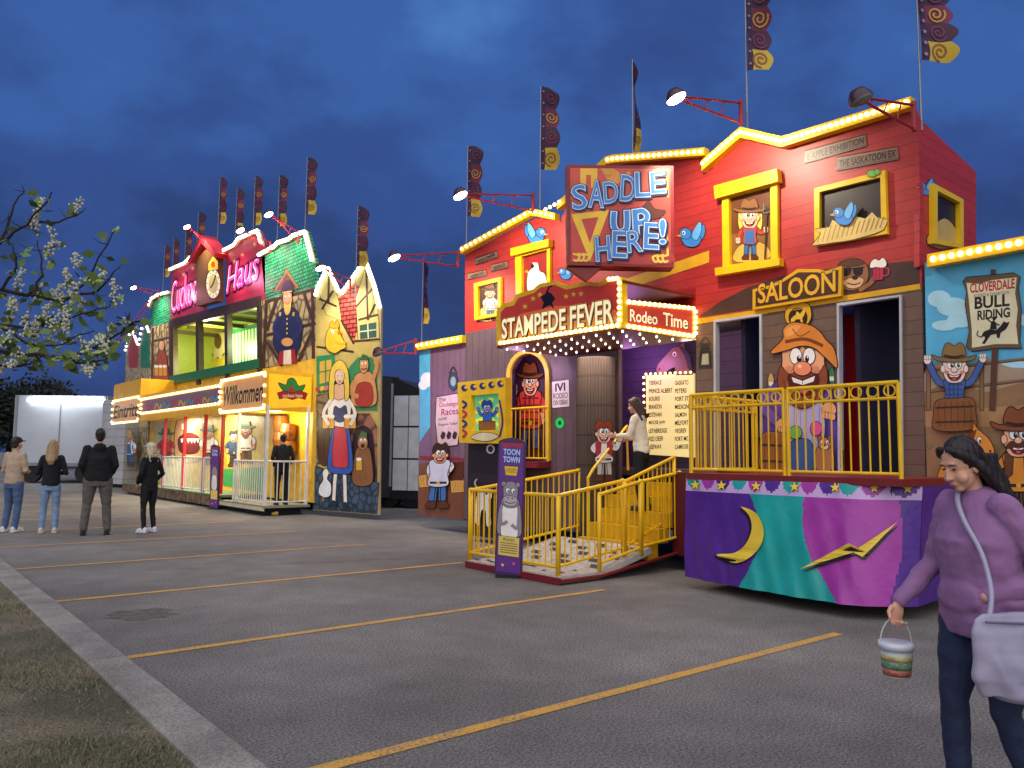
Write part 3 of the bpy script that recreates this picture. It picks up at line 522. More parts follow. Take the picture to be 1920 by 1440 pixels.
A=Art(PS,.02); toon(A,1792,644,160,hat='8A6A38',hair='D84020',shirt='4060A0',pants='4060A0',skin='F0D8C8',plaid='2A4078',arms=(((-20,44),(-32,20)),((20,44),(33,18))),hk=1.0); A.poly([(1758,806),(1754,778),(1760,752),(1792,748),(1826,748),(1832,774),(1828,804)],'8A5428',True,1.5)
for k in range(6): A.line([(1765+k*11,753),(1762+k*12.5,776),(1765+k*11.5,800)],1.3,'5A3418',True)
A.line([(1757,765),(1829,762)],3.4,'3A2A20'); A.line([(1757,792),(1830,790)],3.4,'3A2A20'); A.build('painted_rodeo_clown',W)
A=Art(PS,.02); toon(A,1912,748,235,hat='8A4A24',hair='4A2410',shirt='E09030',pants='6A4A30',skin='ECB48C',stache='5A2A10',vest='6A3A1A',arms=(((-18,54),(-30,48)),((16,54),(14,66))),hk=.85); A.build('painted_cowboy',W)
A=Art(PS,.06); A.poly([(1768,905),(1772,870),(1790,848),(1812,838),(1826,818),(1836,806),(1846,812),(1860,826),(1868,846),(1862,858),(1846,856),(1838,866),(1848,880),(1852,905)],'DC8A34',True,1.6); A.poly([(1812,838),(1820,818),(1834,806),(1828,826),(1822,848),(1808,866),(1800,858)],'7A3A14',True,1); A.poly([(1828,808),(1830,794),(1838,806)],'DC8A34',out=1.2); A.ell(1841,825,4,5.5,'F4F0E4',out=1); A.ell(1842,827,2,3,'181010'); A.ell(1861,846,2,2.6,'4A1C0A'); A.line([(1848,852),(1858,851)],1.6,'4A1C0A'); A.build('painted_horse',W)
# marquee
PMq=P((7.5,0,0),(0,-1,0)); YM=-PMq.px(1168,580)[0]; PMr=P((7.5,YM,0),(1,0,0))
TOP=[(931,582),(945,568),(960,566),(968,552),(1000,542),(1012,532),(1040,527),(1062,536),(1100,528),(1125,530),(1140,521),(1166,519)]
mq=slab('marquee_front',PMq,TOP+[(1167,613),(931,648)],mat('ECBC18',.4),W,-.1,0)
A=Art(PMq); ins=[(939,586),(948,576),(964,573),(972,559),(1002,549),(1014,539),(1040,534),(1062,543),(1100,535),(1126,537),(1142,529),(1158,526)]; A.poly(ins+[(1159,604),(939,637)],mat('B8382C',.4,em=.15)); A.poly([(939,612),(980,588),(1040,574),(1110,572),(1159,583),(1159,604),(939,637)],mat('DC6430',.4,em=.2)); A.poly([(939,628),(1000,604),(1080,590),(1159,594),(1159,604),(939,637)],mat('F09A48',.4,em=.22))
for x,y_ in((1000,560),(1013,553),(1062,556),(1076,552),(1090,551),(985,575)): A.star(x,y_,6,'E8C030')
A.poly([(1016,580),(1020,568),(1014,556),(1022,552),(1026,546),(1034,550),(1042,560),(1036,568),(1040,580),(1032,572),(1026,574)],'140C10'); A.line([(1026,548),(1030,538),(1036,536)],3,'140C10')
CRM=mat('FFF0C0',.4,em=.5)
for (t_,bl,br,tl) in(('STAMPEDE',(942,635),(1061,617),(942,600)),('FEVER',(1070,616),(1150,604),(1070,576))):
    for dx,c_,bo in((1.5,'3A0C0A',.06),(0,'F0B838',.055),(0,'6A1A14',.035),(0,CRM,.018)): A.text(t_,(bl[0]+dx,bl[1]+dx),(br[0]+dx,br[1]+dx),(tl[0]+dx,tl[1]+dx),c_,bold=bo)
A.build('marquee_lettering',mq)
ms=slab('marquee_side',PMr,[(1168,562),(1306,575),(1306,637),(1168,615)],mat('ECBC18',.4),W,-.1,0)
A=Art(PMr); A.poly([(1177,571),(1298,582),(1298,625),(1177,606)],mat('CC4436',.4,em=.15)); A.text('Rodeo',(1181,602),(1232,609),(1181,580),CRM,.02,'5A1010',.015); A.text('Time',(1243,610),(1289,617),(1243,586),CRM,.02,'5A1010',.015); A.build('marquee_lettering',ms)
bulbs(W,PMq,[(936,644),(1165,609)],26,.02,.032); bulbs(W,PMr,[(1172,566),(1302,579)],14,.02,.03); bulbs(W,PMr,[(1172,611),(1302,631)],14,.02,.03); bulbs(W,PMr,[(1302,580),(1302,630)],5,.02,.03); bulbs(W,PMq,[(1163,525),(1163,606)],7,.02,.03); bulbs(W,PMq,[(1140,524),(1163,522)],3,.02,.03)
ZM=PMq.px(1167,613)[1]; YL_=-PMq.px(931,600)[0]
b=MB(); b.box((8.25,(YM+YL_)/2,ZM),(1.48,YL_-YM-.02,.04)); b.build('marquee_soffit',mat('6A2418',.5),W)
b=MB(); b.box((8.25,(YM+YL_)/2,ZM+.6),(1.48,YL_-YM-.02,.04)); b.build('marquee_roof',mat('6A2418',.5),W)
for i in range(4):
    for j in range(11): BUL[W].append((V((7.62+i*.34,YM+.12+(YL_-YM-.24)*j/10,ZM-.035)),.016,'c'))
lamp('marquee_lamp','AREA',(8.25,(YM+YL_)/2,ZM-.12),32,(1,.78,.66),(8.25,(YM+YL_)/2,0),.9)
# saddle up board
bc=at(1163,404,10.4); PB=P((bc.x,bc.y,0),(cos(YAW),-sin(YAW),0))
sb=slab('sign_board',PB,[(1062,309),(1263,311),(1264,501),(1064,497)],mat('8A1A1E',.4),W,-.28,0)
A=Art(PB); A.poly([(1069,315),(1257,317),(1258,495),(1071,491)],'C8443A'); A.poly([(1069,315),(1257,317),(1257,340),(1180,365),(1120,400),(1070,420)],'D4523E'); A.poly([(1088,316),(1120,316),(1120,352),(1108,352),(1108,328),(1099,328),(1099,352),(1088,352)],'F4C040'); A.poly([(1126,316),(1150,316),(1170,330),(1160,345),(1140,340)],'E09840'); A.poly([(1150,480),(1190,440),(1235,450),(1257,470),(1257,494),(1150,494)],'A43030',True)
A.poly([(1071,402),(1142,394),(1106,490)],'F8C838'); A.poly([(1090,411),(1122,407),(1106,456)],'C8443A')
for x,y_,f in((1250,326,1),(1078,484,-1),(1250,486,1)):
    for k in range(3): A.line([(x+f*4-k*9*f,y_-8),(x-k*9*f-8*f,y_-4),(x-k*9*f-4*f,y_+5),(x-k*9*f+3*f,y_+3)],4,'F4C848',True)
A.line([(1250,330),(1252,370)],4,'F4C848'); A.line([(1250,440),(1252,480)],4,'F4C848'); A.ell(1140,324,6,6,'E0A030'); A.ell(1165,338,5,5,'E0A030'); A.ell(1178,326,4,4,'E0A030')
A.poly([(1190,398),(1205,388),(1216,378),(1228,392),(1248,396),(1232,410),(1205,410)],'5A2014',True,1)
LB4=((2.5,2.5,'141E50',.05),(0,0,'142258',.05),(0,0,'D8ECF8',.028),(0,0,'4088D8',.004))
def word(t,x0,y0,x1,y1,h,rots):
    n=len(t); fx=(x1-x0)/n
    for i,ch in enumerate(t):
        x=x0+fx*i; y_=y0+(y1-y0)*i/(n-1); r=rots[i%len(rots)]; hh=h*(1+.12*sin(i*2.3)); wd=fx*.9 if ch not in'!' else fx*.35
        bl,br,tl=(x,y_),(x+wd*cos(r),y_+wd*sin(r)),(x+hh*sin(r)*.6,y_-hh)
        for dx,dy,c,bo in LB4:
            A.text(ch,(bl[0]+dx,bl[1]+dy),(br[0]+dx,br[1]+dy),(tl[0]+dx,tl[1]+dy),c,bold=bo)
for dx,wd,c in((2,18,'141E50'),(0,17.5,'142258'),(0,13,'D8ECF8'),(0,9,'4088D8')):
    e_=(wd-8)/2*.8
    A.line([(1151+dx,398-e_+dx),(1150+dx,420+dx),(1156+dx,434+dx),(1167+dx,435+dx),(1175+dx,426+dx),(1175+dx,396-e_+dx)],wd,c,True)
    A.line([(1193+dx,440+e_+dx),(1190+dx,394-e_+dx)],wd,c); A.line([(1190+dx,399+dx),(1204+dx,396+dx),(1213+dx,405+dx),(1208+dx,416+dx),(1192+dx,419+dx)],wd*.9,c,True)
word('SADDLE',1075,394,1250,364,44,(-.15,.05,-.12,.1,-.05,-.1)); word('HERE!',1118,490,1266,458,44,(-.1,.05,-.12,.06,.0))
A.build('sign_lettering',sb)
slab('sign_bracket',PB,[(1066,500),(1128,500),(1100,524)],mat('8A1A1E',.4),W,-.2,-.05)
# silo column and cutout boy, alcove
b=MB(); cc=hit(1117,800,(8.72,0,0),(1,0,0)); n_=40; vv=[]
zt=hit(1117,672,(8.72,0,0),(1,0,0)).z
for z in(.28,zt):
    for k in range(n_*2): r=.29+(.012 if k%2 else -.006); t=2*pi*k/(n_*2); vv.append((cc.x+r*cos(t),cc.y+r*sin(t),z))
N=n_*2; ff=[(k,(k+1)%N,N+(k+1)%N,N+k) for k in range(N)]+[tuple(range(N,2*N))]; b.add(vv,ff); b.build('corrugated_column',siding('4C4038',.45,rough=.8),W)
PCt=P((8.38,0,0),(0,-1,0)); A=Art(PCt); toon(A,1134,768,135,hair='8A3A18',shirt='E8E0D8',pants='C8C0B8',skin='F0C8A8',vest='B03030',arms=(((-16,54),(-8,60)),((16,54),(22,40))),hk=.75); A.build('painted_boy',W)
PI_=P((10.3,0,0),(0,-1,0)); mb=slab('menu_board',PI_,[(1211,704),(1300,700),(1300,858),(1213,852)],mat('F2DE94',.4,em=.62),W,-.05,0)
A=Art(PI_)
L1=['TERRACE','PRINCE ALBERT','SOURIS','BRANDON','ESTEVAN','MOOSE JAW','LETHBRIDGE','RED DEER','NEEPAWA']; L2=['GASKATO','PETERS','FORT ST','MEDICINE','SALMON','MELFORT','VEGREV','FORT MC','CAMROSE']
for i,(s1,s2) in enumerate(zip(L1,L2)):
    yb=722+i*15; A.text(s1,(1217,yb),(1217+len(s1)*3.4,yb-1),(1217,yb-8),'2A1A08',bold=.02); A.text(s2,(1266,yb),(1266+len(s2)*3.6,yb-1),(1266,yb-8),'2A1A08',bold=.02)
A.build('menu_lettering',mb); bulbs(W,PI_,[(1209,702),(1302,698)],10,.03,.022,'w'); bulbs(W,PI_,[(1209,702),(1211,854)],13,.03,.022,'w')
A=Art(PI_); A.poly([(1298,702),(1296,672),(1284,654),(1282,640),(1274,650),(1262,652),(1244,672),(1234,684),(1230,694),(1236,701),(1248,698),(1258,690),(1266,688),(1268,702)],'8A5430',out=1.5); A.poly([(1296,672),(1284,654),(1280,650),(1272,648),(1284,668),(1290,690),(1297,700)],'2A1810'); A.ell(1265,664,4,5,'F0E8D8',out=.8); A.ell(1265,665,2,2.6,'101010'); A.ell(1237,692,1.6,2,'201008'); A.build('painted_horse',W)
lamp('alcove_lamp','POINT',(9.4,7.3,3.1),26,(1,.72,.6)); lamp('arch_lamp','POINT',(8.5,10.3,3.0),15,(.9,.5,.95)); lamp('doorway_lamp','POINT',(10.1,5.55,2.9),7,(.3,.3,1)); lamp('wing_lamp','POINT',(8.3,13,2.6),16,(.85,.45,1)); lamp('alcove_lamp','POINT',(9.8,8.9,3.1),24,(.85,.35,1)); lamp('balcony_lamp','POINT',(8.3,4.7,2.0),4,(.6,.35,1))
# balcony
b=MB(); b.box((8.24,4.66,1.28),(1.5,2.5,.07)); b.build('balcony_floor',mat('7A2020',.5),W)
def brail(p0,p1):
    b=MB(); rails(b,p0,p1,.92,.92,.05,.095,.0085,.021); p0,p1=V(p0),V(p1); U=V((0,0,1)); b.tube([p0+U*.77,p1+U*.77],.016); L=(p1-p0).length; n=round(L/.17); d=(p1-p0).normalized()
    for k in range(n):
        c=p0.lerp(p1,(k+.5)/n)+U*.845; b.tube([c+(d*cos(t)+U*sin(t))*.055 for t in[2*pi*j/14 for j in range(15)]],.009,6)
    b.build('balcony_railing',YR,W)
BF=(7.55,5.88,1.31);BE=(7.58,3.47,1.31)
mid=V(BF).lerp(V(BE),.5); brail(BF,mid); brail(mid+V((0,-.05,0)),BE); brail((8.95,5.93,1.31),(7.6,5.93,1.31))
class Skirt:
    def xf(s,Y,z):
        t=max(0,min(1,(5.92-Y)/2.5)); k=max(0,(1.28-z)/1.16)
        x=7.5-.24*sin(pi*min(1,t*.62+.08)**1.0)*k**.8
        if t>.78: x+=.42*((t-.78)/.22)**2
        return x+(.014*sin(Y*11+z*2)+.008*sin(Y*27-z*9))*k
    def w(s,a,b,l=0): return V((s.xf(-a,b)-l,-a,b))
    def px(s,x,y):
        X=7.35
        for _ in range(6): h=hit(x,y,(X,0,0),(1,0,0)); X=s.xf(h.y,h.z)
        return -h.y,h.z
    c=P.c
SK=Skirt(); vv=[];ff=[];mi=[]; NT,NZ=170,56
for j in range(NZ+1):
    for i in range(NT+1): vv.append(SK.w(-(5.92-2.5*i/NT),.13+1.17*j/NZ))
for j in range(NZ):
    for i in range(NT):
        t=(i+.5)/NT; z=(j+.5)/NZ; ff.append((j*(NT+1)+i,j*(NT+1)+i+1,(j+1)*(NT+1)+i+1,(j+1)*(NT+1)+i))
        if z>.84:
            c_=t*12; fx=c_-floor(c_)-.5; mi.append((1,2,0)[int(c_)%3] if (fx*2.1)**2+((.995-z)/.13)**2<1 else 3)
        else:
            t1=.33+.09*sin(pi*min(1,z*1.1)); t2=.62-.03*sin(pi*z)+.16*(1-z)**2; mi.append(0 if t<t1 else 1 if t<t2 else 2 if t<.93+.03*sin(3*z) else 0)
n_=len(vv); q=[SK.w(-3.42,z) for z in(.13,1.3)]; vv+=[q[0],(8.9,3.40,.2),(8.9,3.40,1.3),q[1]]; ff.append((n_,n_+1,n_+2,n_+3)); mi.append(0)
TA=lambda h:mat(h,.34,var=.15,ns=3,bump=.25)
sk_=mk('balcony_skirt',vv,ff,[TA('52288A'),TA('1EA09A'),TA('A43A9E'),TA('C8A8D8')],W,mi,True)
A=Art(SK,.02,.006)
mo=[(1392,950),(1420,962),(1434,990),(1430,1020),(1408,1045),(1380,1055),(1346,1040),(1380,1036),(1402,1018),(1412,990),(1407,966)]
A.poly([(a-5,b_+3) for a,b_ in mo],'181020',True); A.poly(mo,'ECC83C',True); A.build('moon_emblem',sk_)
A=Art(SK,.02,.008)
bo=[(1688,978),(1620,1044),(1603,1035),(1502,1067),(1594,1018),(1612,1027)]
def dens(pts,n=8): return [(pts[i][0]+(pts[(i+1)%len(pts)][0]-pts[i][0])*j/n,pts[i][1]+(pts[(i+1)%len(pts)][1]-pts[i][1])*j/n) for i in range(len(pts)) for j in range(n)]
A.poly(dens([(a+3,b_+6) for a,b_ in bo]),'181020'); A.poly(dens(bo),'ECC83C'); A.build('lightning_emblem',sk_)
for x in(1306,1355,1420,1492,1568,1642,1706): A=Art(SK,.02,.004); A.star(x,909+(x-1300)*.018,10,'F0D040',1); A.build('star_emblem',sk_)
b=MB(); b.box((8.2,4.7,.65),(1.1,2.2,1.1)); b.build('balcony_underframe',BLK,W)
b=MB(); ST=[(8.0+.2*i,.36+.195*i) for i in range(5)]
for x,z in ST: b.box((x+.1,7.6,z-.1),(.2,1.3,.19))
b.build('stair',mat('D8A818',.5),W)
b=MB(); b.box((8.75,6.5,.75),(.5,.9,1.1)); b.build('stair_side',mat('5A1418',.5),W)
# ------------------------------------------------------------ access ramp
Rm=thing('access_ramp','yellow railed entry ramp with chequered deck in front of the saloon funhouse','ramp',(7.2,7.8,0))
b=MB(); b.box((6.72,7.8,.06),(.66,1.82,.08))
b.add([(7.05,6.89,.02),(7.05,8.71,.02),(8.0,8.71,.25),(8.0,6.89,.25),(7.05,6.89,.1),(7.05,8.71,.1),(8.0,8.71,.33),(8.0,6.89,.33)],[(0,1,2,3),(4,7,6,5),(0,4,5,1),(3,2,6,7),(0,3,7,4),(1,5,6,2)]); b.build('deck',mat('B8B4AA',.6,var=.25,ns=10),Rm)
b=MB(); b.box((6.375,7.8,.045),(.03,1.86,.075)); b.tube([(6.385,6.875,.05),(7.05,6.875,.05),(8.6,6.875,.24)],.022); b.build('deck_edge',mat('7A1A20',.5),Rm)
r_=random.Random(11); vv=[];ff=[]
for i in range(20):
    x=6.44+.5*r_.random(); y_=6.95+1.65*r_.random(); n=len(vv); d=r_.uniform(.06,.16)
    vv+=[(x,y_,.1035+i*2e-4),(x+.05,y_,.1035+i*2e-4),(x+.09,y_+d,.1035+i*2e-4),(x+.03,y_+d,.1035+i*2e-4)]; ff.append((n,n+1,n+2,n+3))
for i in range(5):
    x0=7.12+.17*i; zz=lambda x:.104+(x-7.05)*.2421
    for j in range(3):
        y0=6.98+.56*j+(.2 if i%2 else 0); n=len(vv); x1=x0+.11; vv+=[(x0,y0,zz(x0)),(x1,y0+.05,zz(x1)),(x1,y0+.24,zz(x1)),(x0,y0+.16,zz(x0))]; ff.append((n,n+1,n+2,n+3))
mk('deck_pattern',vv,ff,mat('3A3A3C',.6),Rm)
def rr(p0,p1,h0,h1):
    b=MB(); rails(b,p0,p1,h0,h1,.1,.11,.010,.024,posts=False); o=b.build('railing',YR,Rm)
    for p,h in((p0,h0),(p1,h1)):
        c=MB(); c.tube([p,V(p)+V((0,0,h+.005))],.026); c.ell(V(p)+V((0,0,h+.005)),.027,seg=10,rings=6); c.build('post',YR,o,True)
rr((6.41,8.7,.1),(6.41,7.85,.1),.93,.93); rr((6.41,7.82,.1),(6.41,6.95,.1),.93,.93); rr((6.43,8.7,.1),(8.45,8.68,.36),.93,.93)
rr((7.05,6.9,.1),(7.8,6.9,.24),.93,.94); rr((7.82,6.9,.25),(8.6,6.9,.34),.93,.95)
rr((6.45,6.98,.1),(7.6,7.02,.24),.93,.95); rr((7.62,7.0,.25),(8.75,7.12,.6),.93,.9)
b=MB(); b.tube([(7.95,8.0,.3),(7.95,8.0,1.2),(8.05,8.0,1.32),(8.75,8.0,1.95),(8.78,8.0,1.3)],.021); b.build('handrail',YR,Rm)
# ------------------------------------------------------------ ride rule signs
def rulesign(pl,Q,label,near):
    g=V((pl.w(*pl.c(((Q[0][0]+Q[1][0])/2,Q[2][1])))));g.z=0
    t=thing('rules_sign',label,'sign',g)
    x0,y0=Q[0];x1,y1=Q[1];xb,yb=Q[2]; xa,ya=Q[3]; fx=lambda u,v:(x0+(x1-x0)*u+(xa-x0)*v+(xb-x1-xa+x0)*u*v, y0+(y1-y0)*u+(ya-y0)*v+(yb-y1-ya+y0)*u*v)
    pts=[fx(0,.02),fx(.2,0.0),fx(.5,-.01),fx(.8,0),fx(1,.02),fx(1,1),fx(0,1)]
    slab('board',pl,pts,mat('3A1A50',.4),t,-.04,0)
    A=Art(pl); A.poly([fx(.06,.03),fx(.94,.03),fx(.94,.97),fx(.06,.97)],'5C2684'); A.poly([fx(.06,.03),fx(.94,.03),fx(.8,.07),fx(.5,.055),fx(.2,.07)],'A02040')
    tx=lambda s,u0,u1,v0,v1,c,bd=.02:A.text(s,fx(u0,v1),fx(u1,v1),fx(u0,v0),c,bold=bd)
    tx('TOON',.2,.8,.075,.115,'A0D0F4',.03); tx('TOWN',.2,.8,.13,.17,'A0D0F4',.03)
    if near:
        A.poly([fx(.25,.2),fx(.75,.2),fx(.7,.265),fx(.3,.265)],'E0B830',out=1); tx('4 TICKETS',.32,.7,.215,.245,'2A1020',.0)
        G='8E8690'; A.poly([fx(.06,.62),fx(.12,.5),fx(.3,.44),fx(.7,.44),fx(.88,.5),fx(.94,.62),fx(.86,.7),fx(.14,.7)],G,True,1.1); A.poly([fx(.26,.47),fx(.5,.45),fx(.74,.47),fx(.8,.6),fx(.76,.71),fx(.24,.71),fx(.2,.6)],'ECE6E2',True,1)
        A.poly([fx(.25,.42),fx(.24,.36),fx(.34,.32),fx(.5,.31),fx(.66,.32),fx(.76,.36),fx(.75,.42),fx(.82,.46),fx(.7,.49),fx(.5,.5),fx(.3,.49),fx(.18,.46)],G,True,1.1)
        for u in(.24,.76): A.ell(*fx(u,.33),4,4.5,G,out=1)
        for u in(.4,.6): A.ell(*fx(u,.375),3.4,4.4,'F4F4F0',out=.8); A.ell(*fx(u+.02,.38),1.5,2.2,'101010')
        A.poly([fx(.25,.43),fx(.5,.415),fx(.75,.43),fx(.7,.475),fx(.5,.485),fx(.3,.475)],'B0A4AC',True,.9); A.line([fx(.3,.455),fx(.5,.468),fx(.7,.455)],1.6,'401820',True); A.ell(*fx(.42,.43),1.6,1.2,'30202A'); A.ell(*fx(.58,.43),1.6,1.2,'30202A')
        A.line([fx(.16,.52),fx(.2,.62),fx(.42,.6)],6,G,True); A.line([fx(.84,.52),fx(.8,.64),fx(.58,.62)],6,G,True)
    else:
        A.poly([fx(.2,.5),fx(.25,.38),fx(.5,.33),fx(.78,.38),fx(.85,.5),fx(.8,.68),fx(.2,.7)],'8A8088',True,1); A.poly([fx(.25,.5),fx(.5,.47),fx(.75,.5),fx(.8,.66),fx(.5,.72),fx(.2,.66)],'D8D4D0',True,.6)
    A.poly([fx(.12,.71),fx(.88,.71),fx(.88,.85),fx(.12,.85)],'D8C060',out=.8)
    if near:
        tx('RULES',.3,.7,.722,.742,'2A1020',.01)
        for k in range(5): A.line([fx(.2,.758+k*.017),fx(.8,.758+k*.017)],1.2,'4A3040')
    A.star(*fx(.3,.92),4 if near else 2,'E8D060'); A.star(*fx(.7,.9),4 if near else 2,'E060A0'); A.build('board_face',t)
    m_=MB(); p=pl.c(fx(.5,.97)); m_.prism(pl,[(p[0]-.15,.0),(p[0]+.15,.0),(p[0]+.15,.03),(p[0]-.15,.03)],-.25,.06); m_.build('foot',BLK,t)
    return t
gp=ground(952,1083); PT=P((gp.x,gp.y,0),(.62,-.78,0)); rulesign(PT,[(935,822),(986,824),(978,1085),(927,1077)],'purple toon town height and rules board standing against the yellow ramp railing',True)
gp=ground(400,955); PT2=P((gp.x,gp.y,0),(.62,-.78,0)); rulesign(PT2,[(395,834),(411,835),(409,955),(393,953)],'narrow purple rules board standing before the alpine funhouse porch',False)
# ------------------------------------------------------------ ALPINE FUNHOUSE
XC=8.65; PC=P((XC,0,0),(0,-1,0)); XM=7.45; PM=P((XM,0,0),(0,-1,0))
C=thing('alpine_funhouse','alpine style funhouse with green tiled gables, pink neon and central clock','funhouse',(8.65,25,0))
GRN=brickm('1E8A5A','34B07C','0C3A2A',3.2,.5,.32,.5,.05); REDT=brickm('B83A34','D45448','4A1414',2.6,.6,.28,.5,.05); REDW=siding('B03048',.25); WOOD=siding('3E2C20',.22,vert=True); STON=cobble('B09C70','3A3024',2.6); YW=mat('E0B834',.5,var=.2)
slab('gable_wall',PC,[(283,575),(288,560),(302,552),(320,548),(320,605),(283,612)],GRN,C)
slab('sign_wall',PC,[(320,605),(322,505),(350,494),(378,468),(384,470),(384,592)],REDW,C)
slab('sign_wall',PC,[(424,580),(424,470),(444,460),(452,448),(488,433),(497,458),(497,562)],REDW,C)
slab('gable_wall',PC,[(497,562),(490,478),(520,463),(526,456),(548,449),(554,443),(578,435),(592,490),(592,538)],GRN,C)
slab('timber_wall',PC,[(497,562),(592,538),(592,672),(490,692),(490,563)],STON,C)
slab('timber_wall',PC,[(283,612),(322,604),(322,722),(283,728)],STON,C)
slab('header_beam',PC,[(322,600),(490,556),(490,576),(322,616)],WOOD,C,-.1,.08)
slab('lower_wall',PC,[(283,728),(592,672),(592,800,.3),(283,800,.3)],YW,C)
for x,yt in((325,614),(373,603),(427,590),(488,574)): slab('timber_post',PC,[(x-2.5,yt),(x+3,yt-1),(x+3,800,3.0),(x-2.5,800,3.0)],WOOD,C,-.1,.07)
PCb=P((10.3,0,0),(0,-1,0)); Ylo,Yhi=-PC.px(490,650)[0],-PC.px(322,650)[0]
b=MB(); b.box((10.32,(Ylo+Yhi)/2,4.5),(.05,Yhi-Ylo+1,3.4)); b.build('loft_wall',siding('C0AE30',.3,vert=True),C)
for n_,c,d in(('loft_ceiling',(9.5,(Ylo+Yhi)/2,6.05),(1.6,Yhi-Ylo+1,.06)),('loft_floor',(9.5,(Ylo+Yhi)/2,3.25),(1.6,Yhi-Ylo+1,.06)),('loft_end_wall',(9.5,Yhi+.45,4.6),(1.6,.05,2.8)),('loft_end_wall',(9.5,Ylo-.45,4.6),(1.6,.05,2.8))):
    b=MB(); b.box(c,d); b.build(n_,siding('8A962A',.2,vert=True),C)
for k in range(7): b=MB(); Yk=Ylo+(Yhi-Ylo)*k/6; b.box((9.5,Yk,5.96),(1.5,.1,.12)); b.build('ceiling_beam',WOOD,C)
A=Art(PCb,.03)
A.ell(410,640,16,30,'C8B890',out=2); A.ell(410,640,7,14,'5A4020')
for k in range(10): t=2*pi*k/10; A.ell(410+17*cos(t),640+31*sin(t),3,5,'C8B890')
A.build('painted_gear',C)
A=Art(PCb,.03)
for x in(340,352,364): A.poly([(x-6,690),(x-2,650),(x+5,648),(x+6,690)],'E8D080',out=1)
for x in range(330,400,10): A.ell(x,622,5,3,'2A6A3A'); A.ell(x+5,634,5,3,'2A6A3A'); A.ell(x+2,628,2.4,2.4,'C8B040')
A.build('painted_hops',C); A=Art(PCb,.03)
A.poly([(426,622),(492,604),(492,690),(426,704)],'1E8060'); A.poly([(432,628),(487,613),(487,690),(432,699)],mat('B0E4B0',.4,em=.4))
for k in range(9): A.line([(436+6*k,624-k*1.2),(436+6*k,697-k)],2.2,'1E6A4A')
A.build('painted_shutter',C)
b=MB(); rails(b,(XC-.02,Ylo,3.0),(XC-.02,Yhi,3.0),.5,.5,.08,.16,.03,.05); b.build('loft_railing',mat('1E5A3A',.5),C)
slab('loft_fringe',PC,[(322,706),(490,673),(490,690),(322,722)],mat('1E6A48',.5),C,.01,.1)
ck=slab('clock_case',PC,[(381,490),(400,470),(419,484),(420,566),(382,576)],mat('6A4624',.5),C,.0,.25)
b=MB(); b.prism(PC,[PC.c(p) for p in[(374,492),(400,444),(428,478),(424,486),(400,458),(379,497)]],-.05,.4); b.build('clock_roof',mat('C02A30',.4),ck)
PK=P((XC-.26,0,0),(0,-1,0)); A=Art(PK); A.ell(400,532,15,30,'2A1A10'); A.ell(400,532,13,27,mat('E8DCB0',.4,em=.4)); A.ell(400,532,9,19,'D0BC80'); A.line([(400,532),(405,516)],2.4,DK); A.line([(400,532),(395,540)],2.4,DK)
for k in range(12): t=2*pi*k/12; A.line([(400+10*cos(t),532+21*sin(t)),(400+12*cos(t),532+25*sin(t))],1.6,DK)
A.poly([(391,495),(400,480),(409,490),(409,505),(391,508)],'E8B830',out=1); A.ell(400,496,4,6,'D04020'); A.build('clock_face',ck)
NEO=mat('FF4088',.3,em=1.6,var=0)
for t,bl,br,tl in(('Cuckoo',(323,588),(372,566),(323,530)),('Haus',(426,552),(487,520),(426,502))):
    A=Art(PC,.02); A.text(t,bl,br,tl,NEO,.05,'3A1030',.008,.3); A.l=.06; A.text(t,(bl[0]+1,bl[1]-1),(br[0],br[1]-1),(tl[0]+1,tl[1]-1),mat('FFC0D8',.3,em=1.8,var=0),bold=-.03,shear=.3); A.build('neon_letters',C)
for x,y_ in((455,478),(440,490),(478,458),(345,515),(362,503)):
    A=Art(PC,.01); A.ell(x,y_,5,6,'C84A58'); A.ell(x,y_,2,2.4,'E8D060'); A.build('painted_flower',C)
lamp('neon_lamp','POINT',PC.w(*PC.px(455,520),.5),45,(1,.3,.55)); lamp('neon_lamp','POINT',PC.w(*PC.px(345,550),.5),45,(1,.3,.55))
def ctrim(pl,pts,n,wd=5,r=.055,lift=.1,col='c'):
    m_=MB(); A_=[pl.c(p) for p in pts]; B_=[pl.c((p[0]+.5,p[1]+wd)) for p in pts]; m_.prism(pl,A_+B_[::-1],.004,.09); m_.build('roof_trim',mat('E8D8A0',.4),C); bulbs(C,pl,[(a,y_+wd/2) for a,y_ in pts],n,lift,r,col)
ctrim(PC,[(283,573),(288,558),(302,550),(320,546)],14); ctrim(PC,[(322,504),(350,492),(378,466)],17); ctrim(PC,[(424,468),(444,458),(452,446),(488,431),(496,456)],26); ctrim(PC,[(490,477),(520,461),(526,454),(548,447),(554,441),(578,433),(592,488)],40)
A=Art(PC)
for q in([(497,566),(592,542)],[(494,630),(592,606)],[(500,566),(494,690)],[(586,545),(588,672)],[(520,560),(500,620)],[(570,548),(586,600)],[(500,640),(530,686)],[(586,620),(560,678)]): A.line(q,6,'4A3020')
A.poly([(512,548),(538,503),(562,540)],'8A6A3C',out=1.2); A.poly([(518,545),(538,512),(556,539)],'5A4024'); A.build('painted_timbering',C)
tfb=lambda p:(540+(p[0]-540)*.9,600+(p[1]-600)*.9)
A=Art(PC,.02,tf=tfb)
A.poly([(512,648),(516,605),(522,585),(532,576),(548,573),(560,582),(566,605),(568,640),(558,668),(526,674)],'222A52',True,1.4)
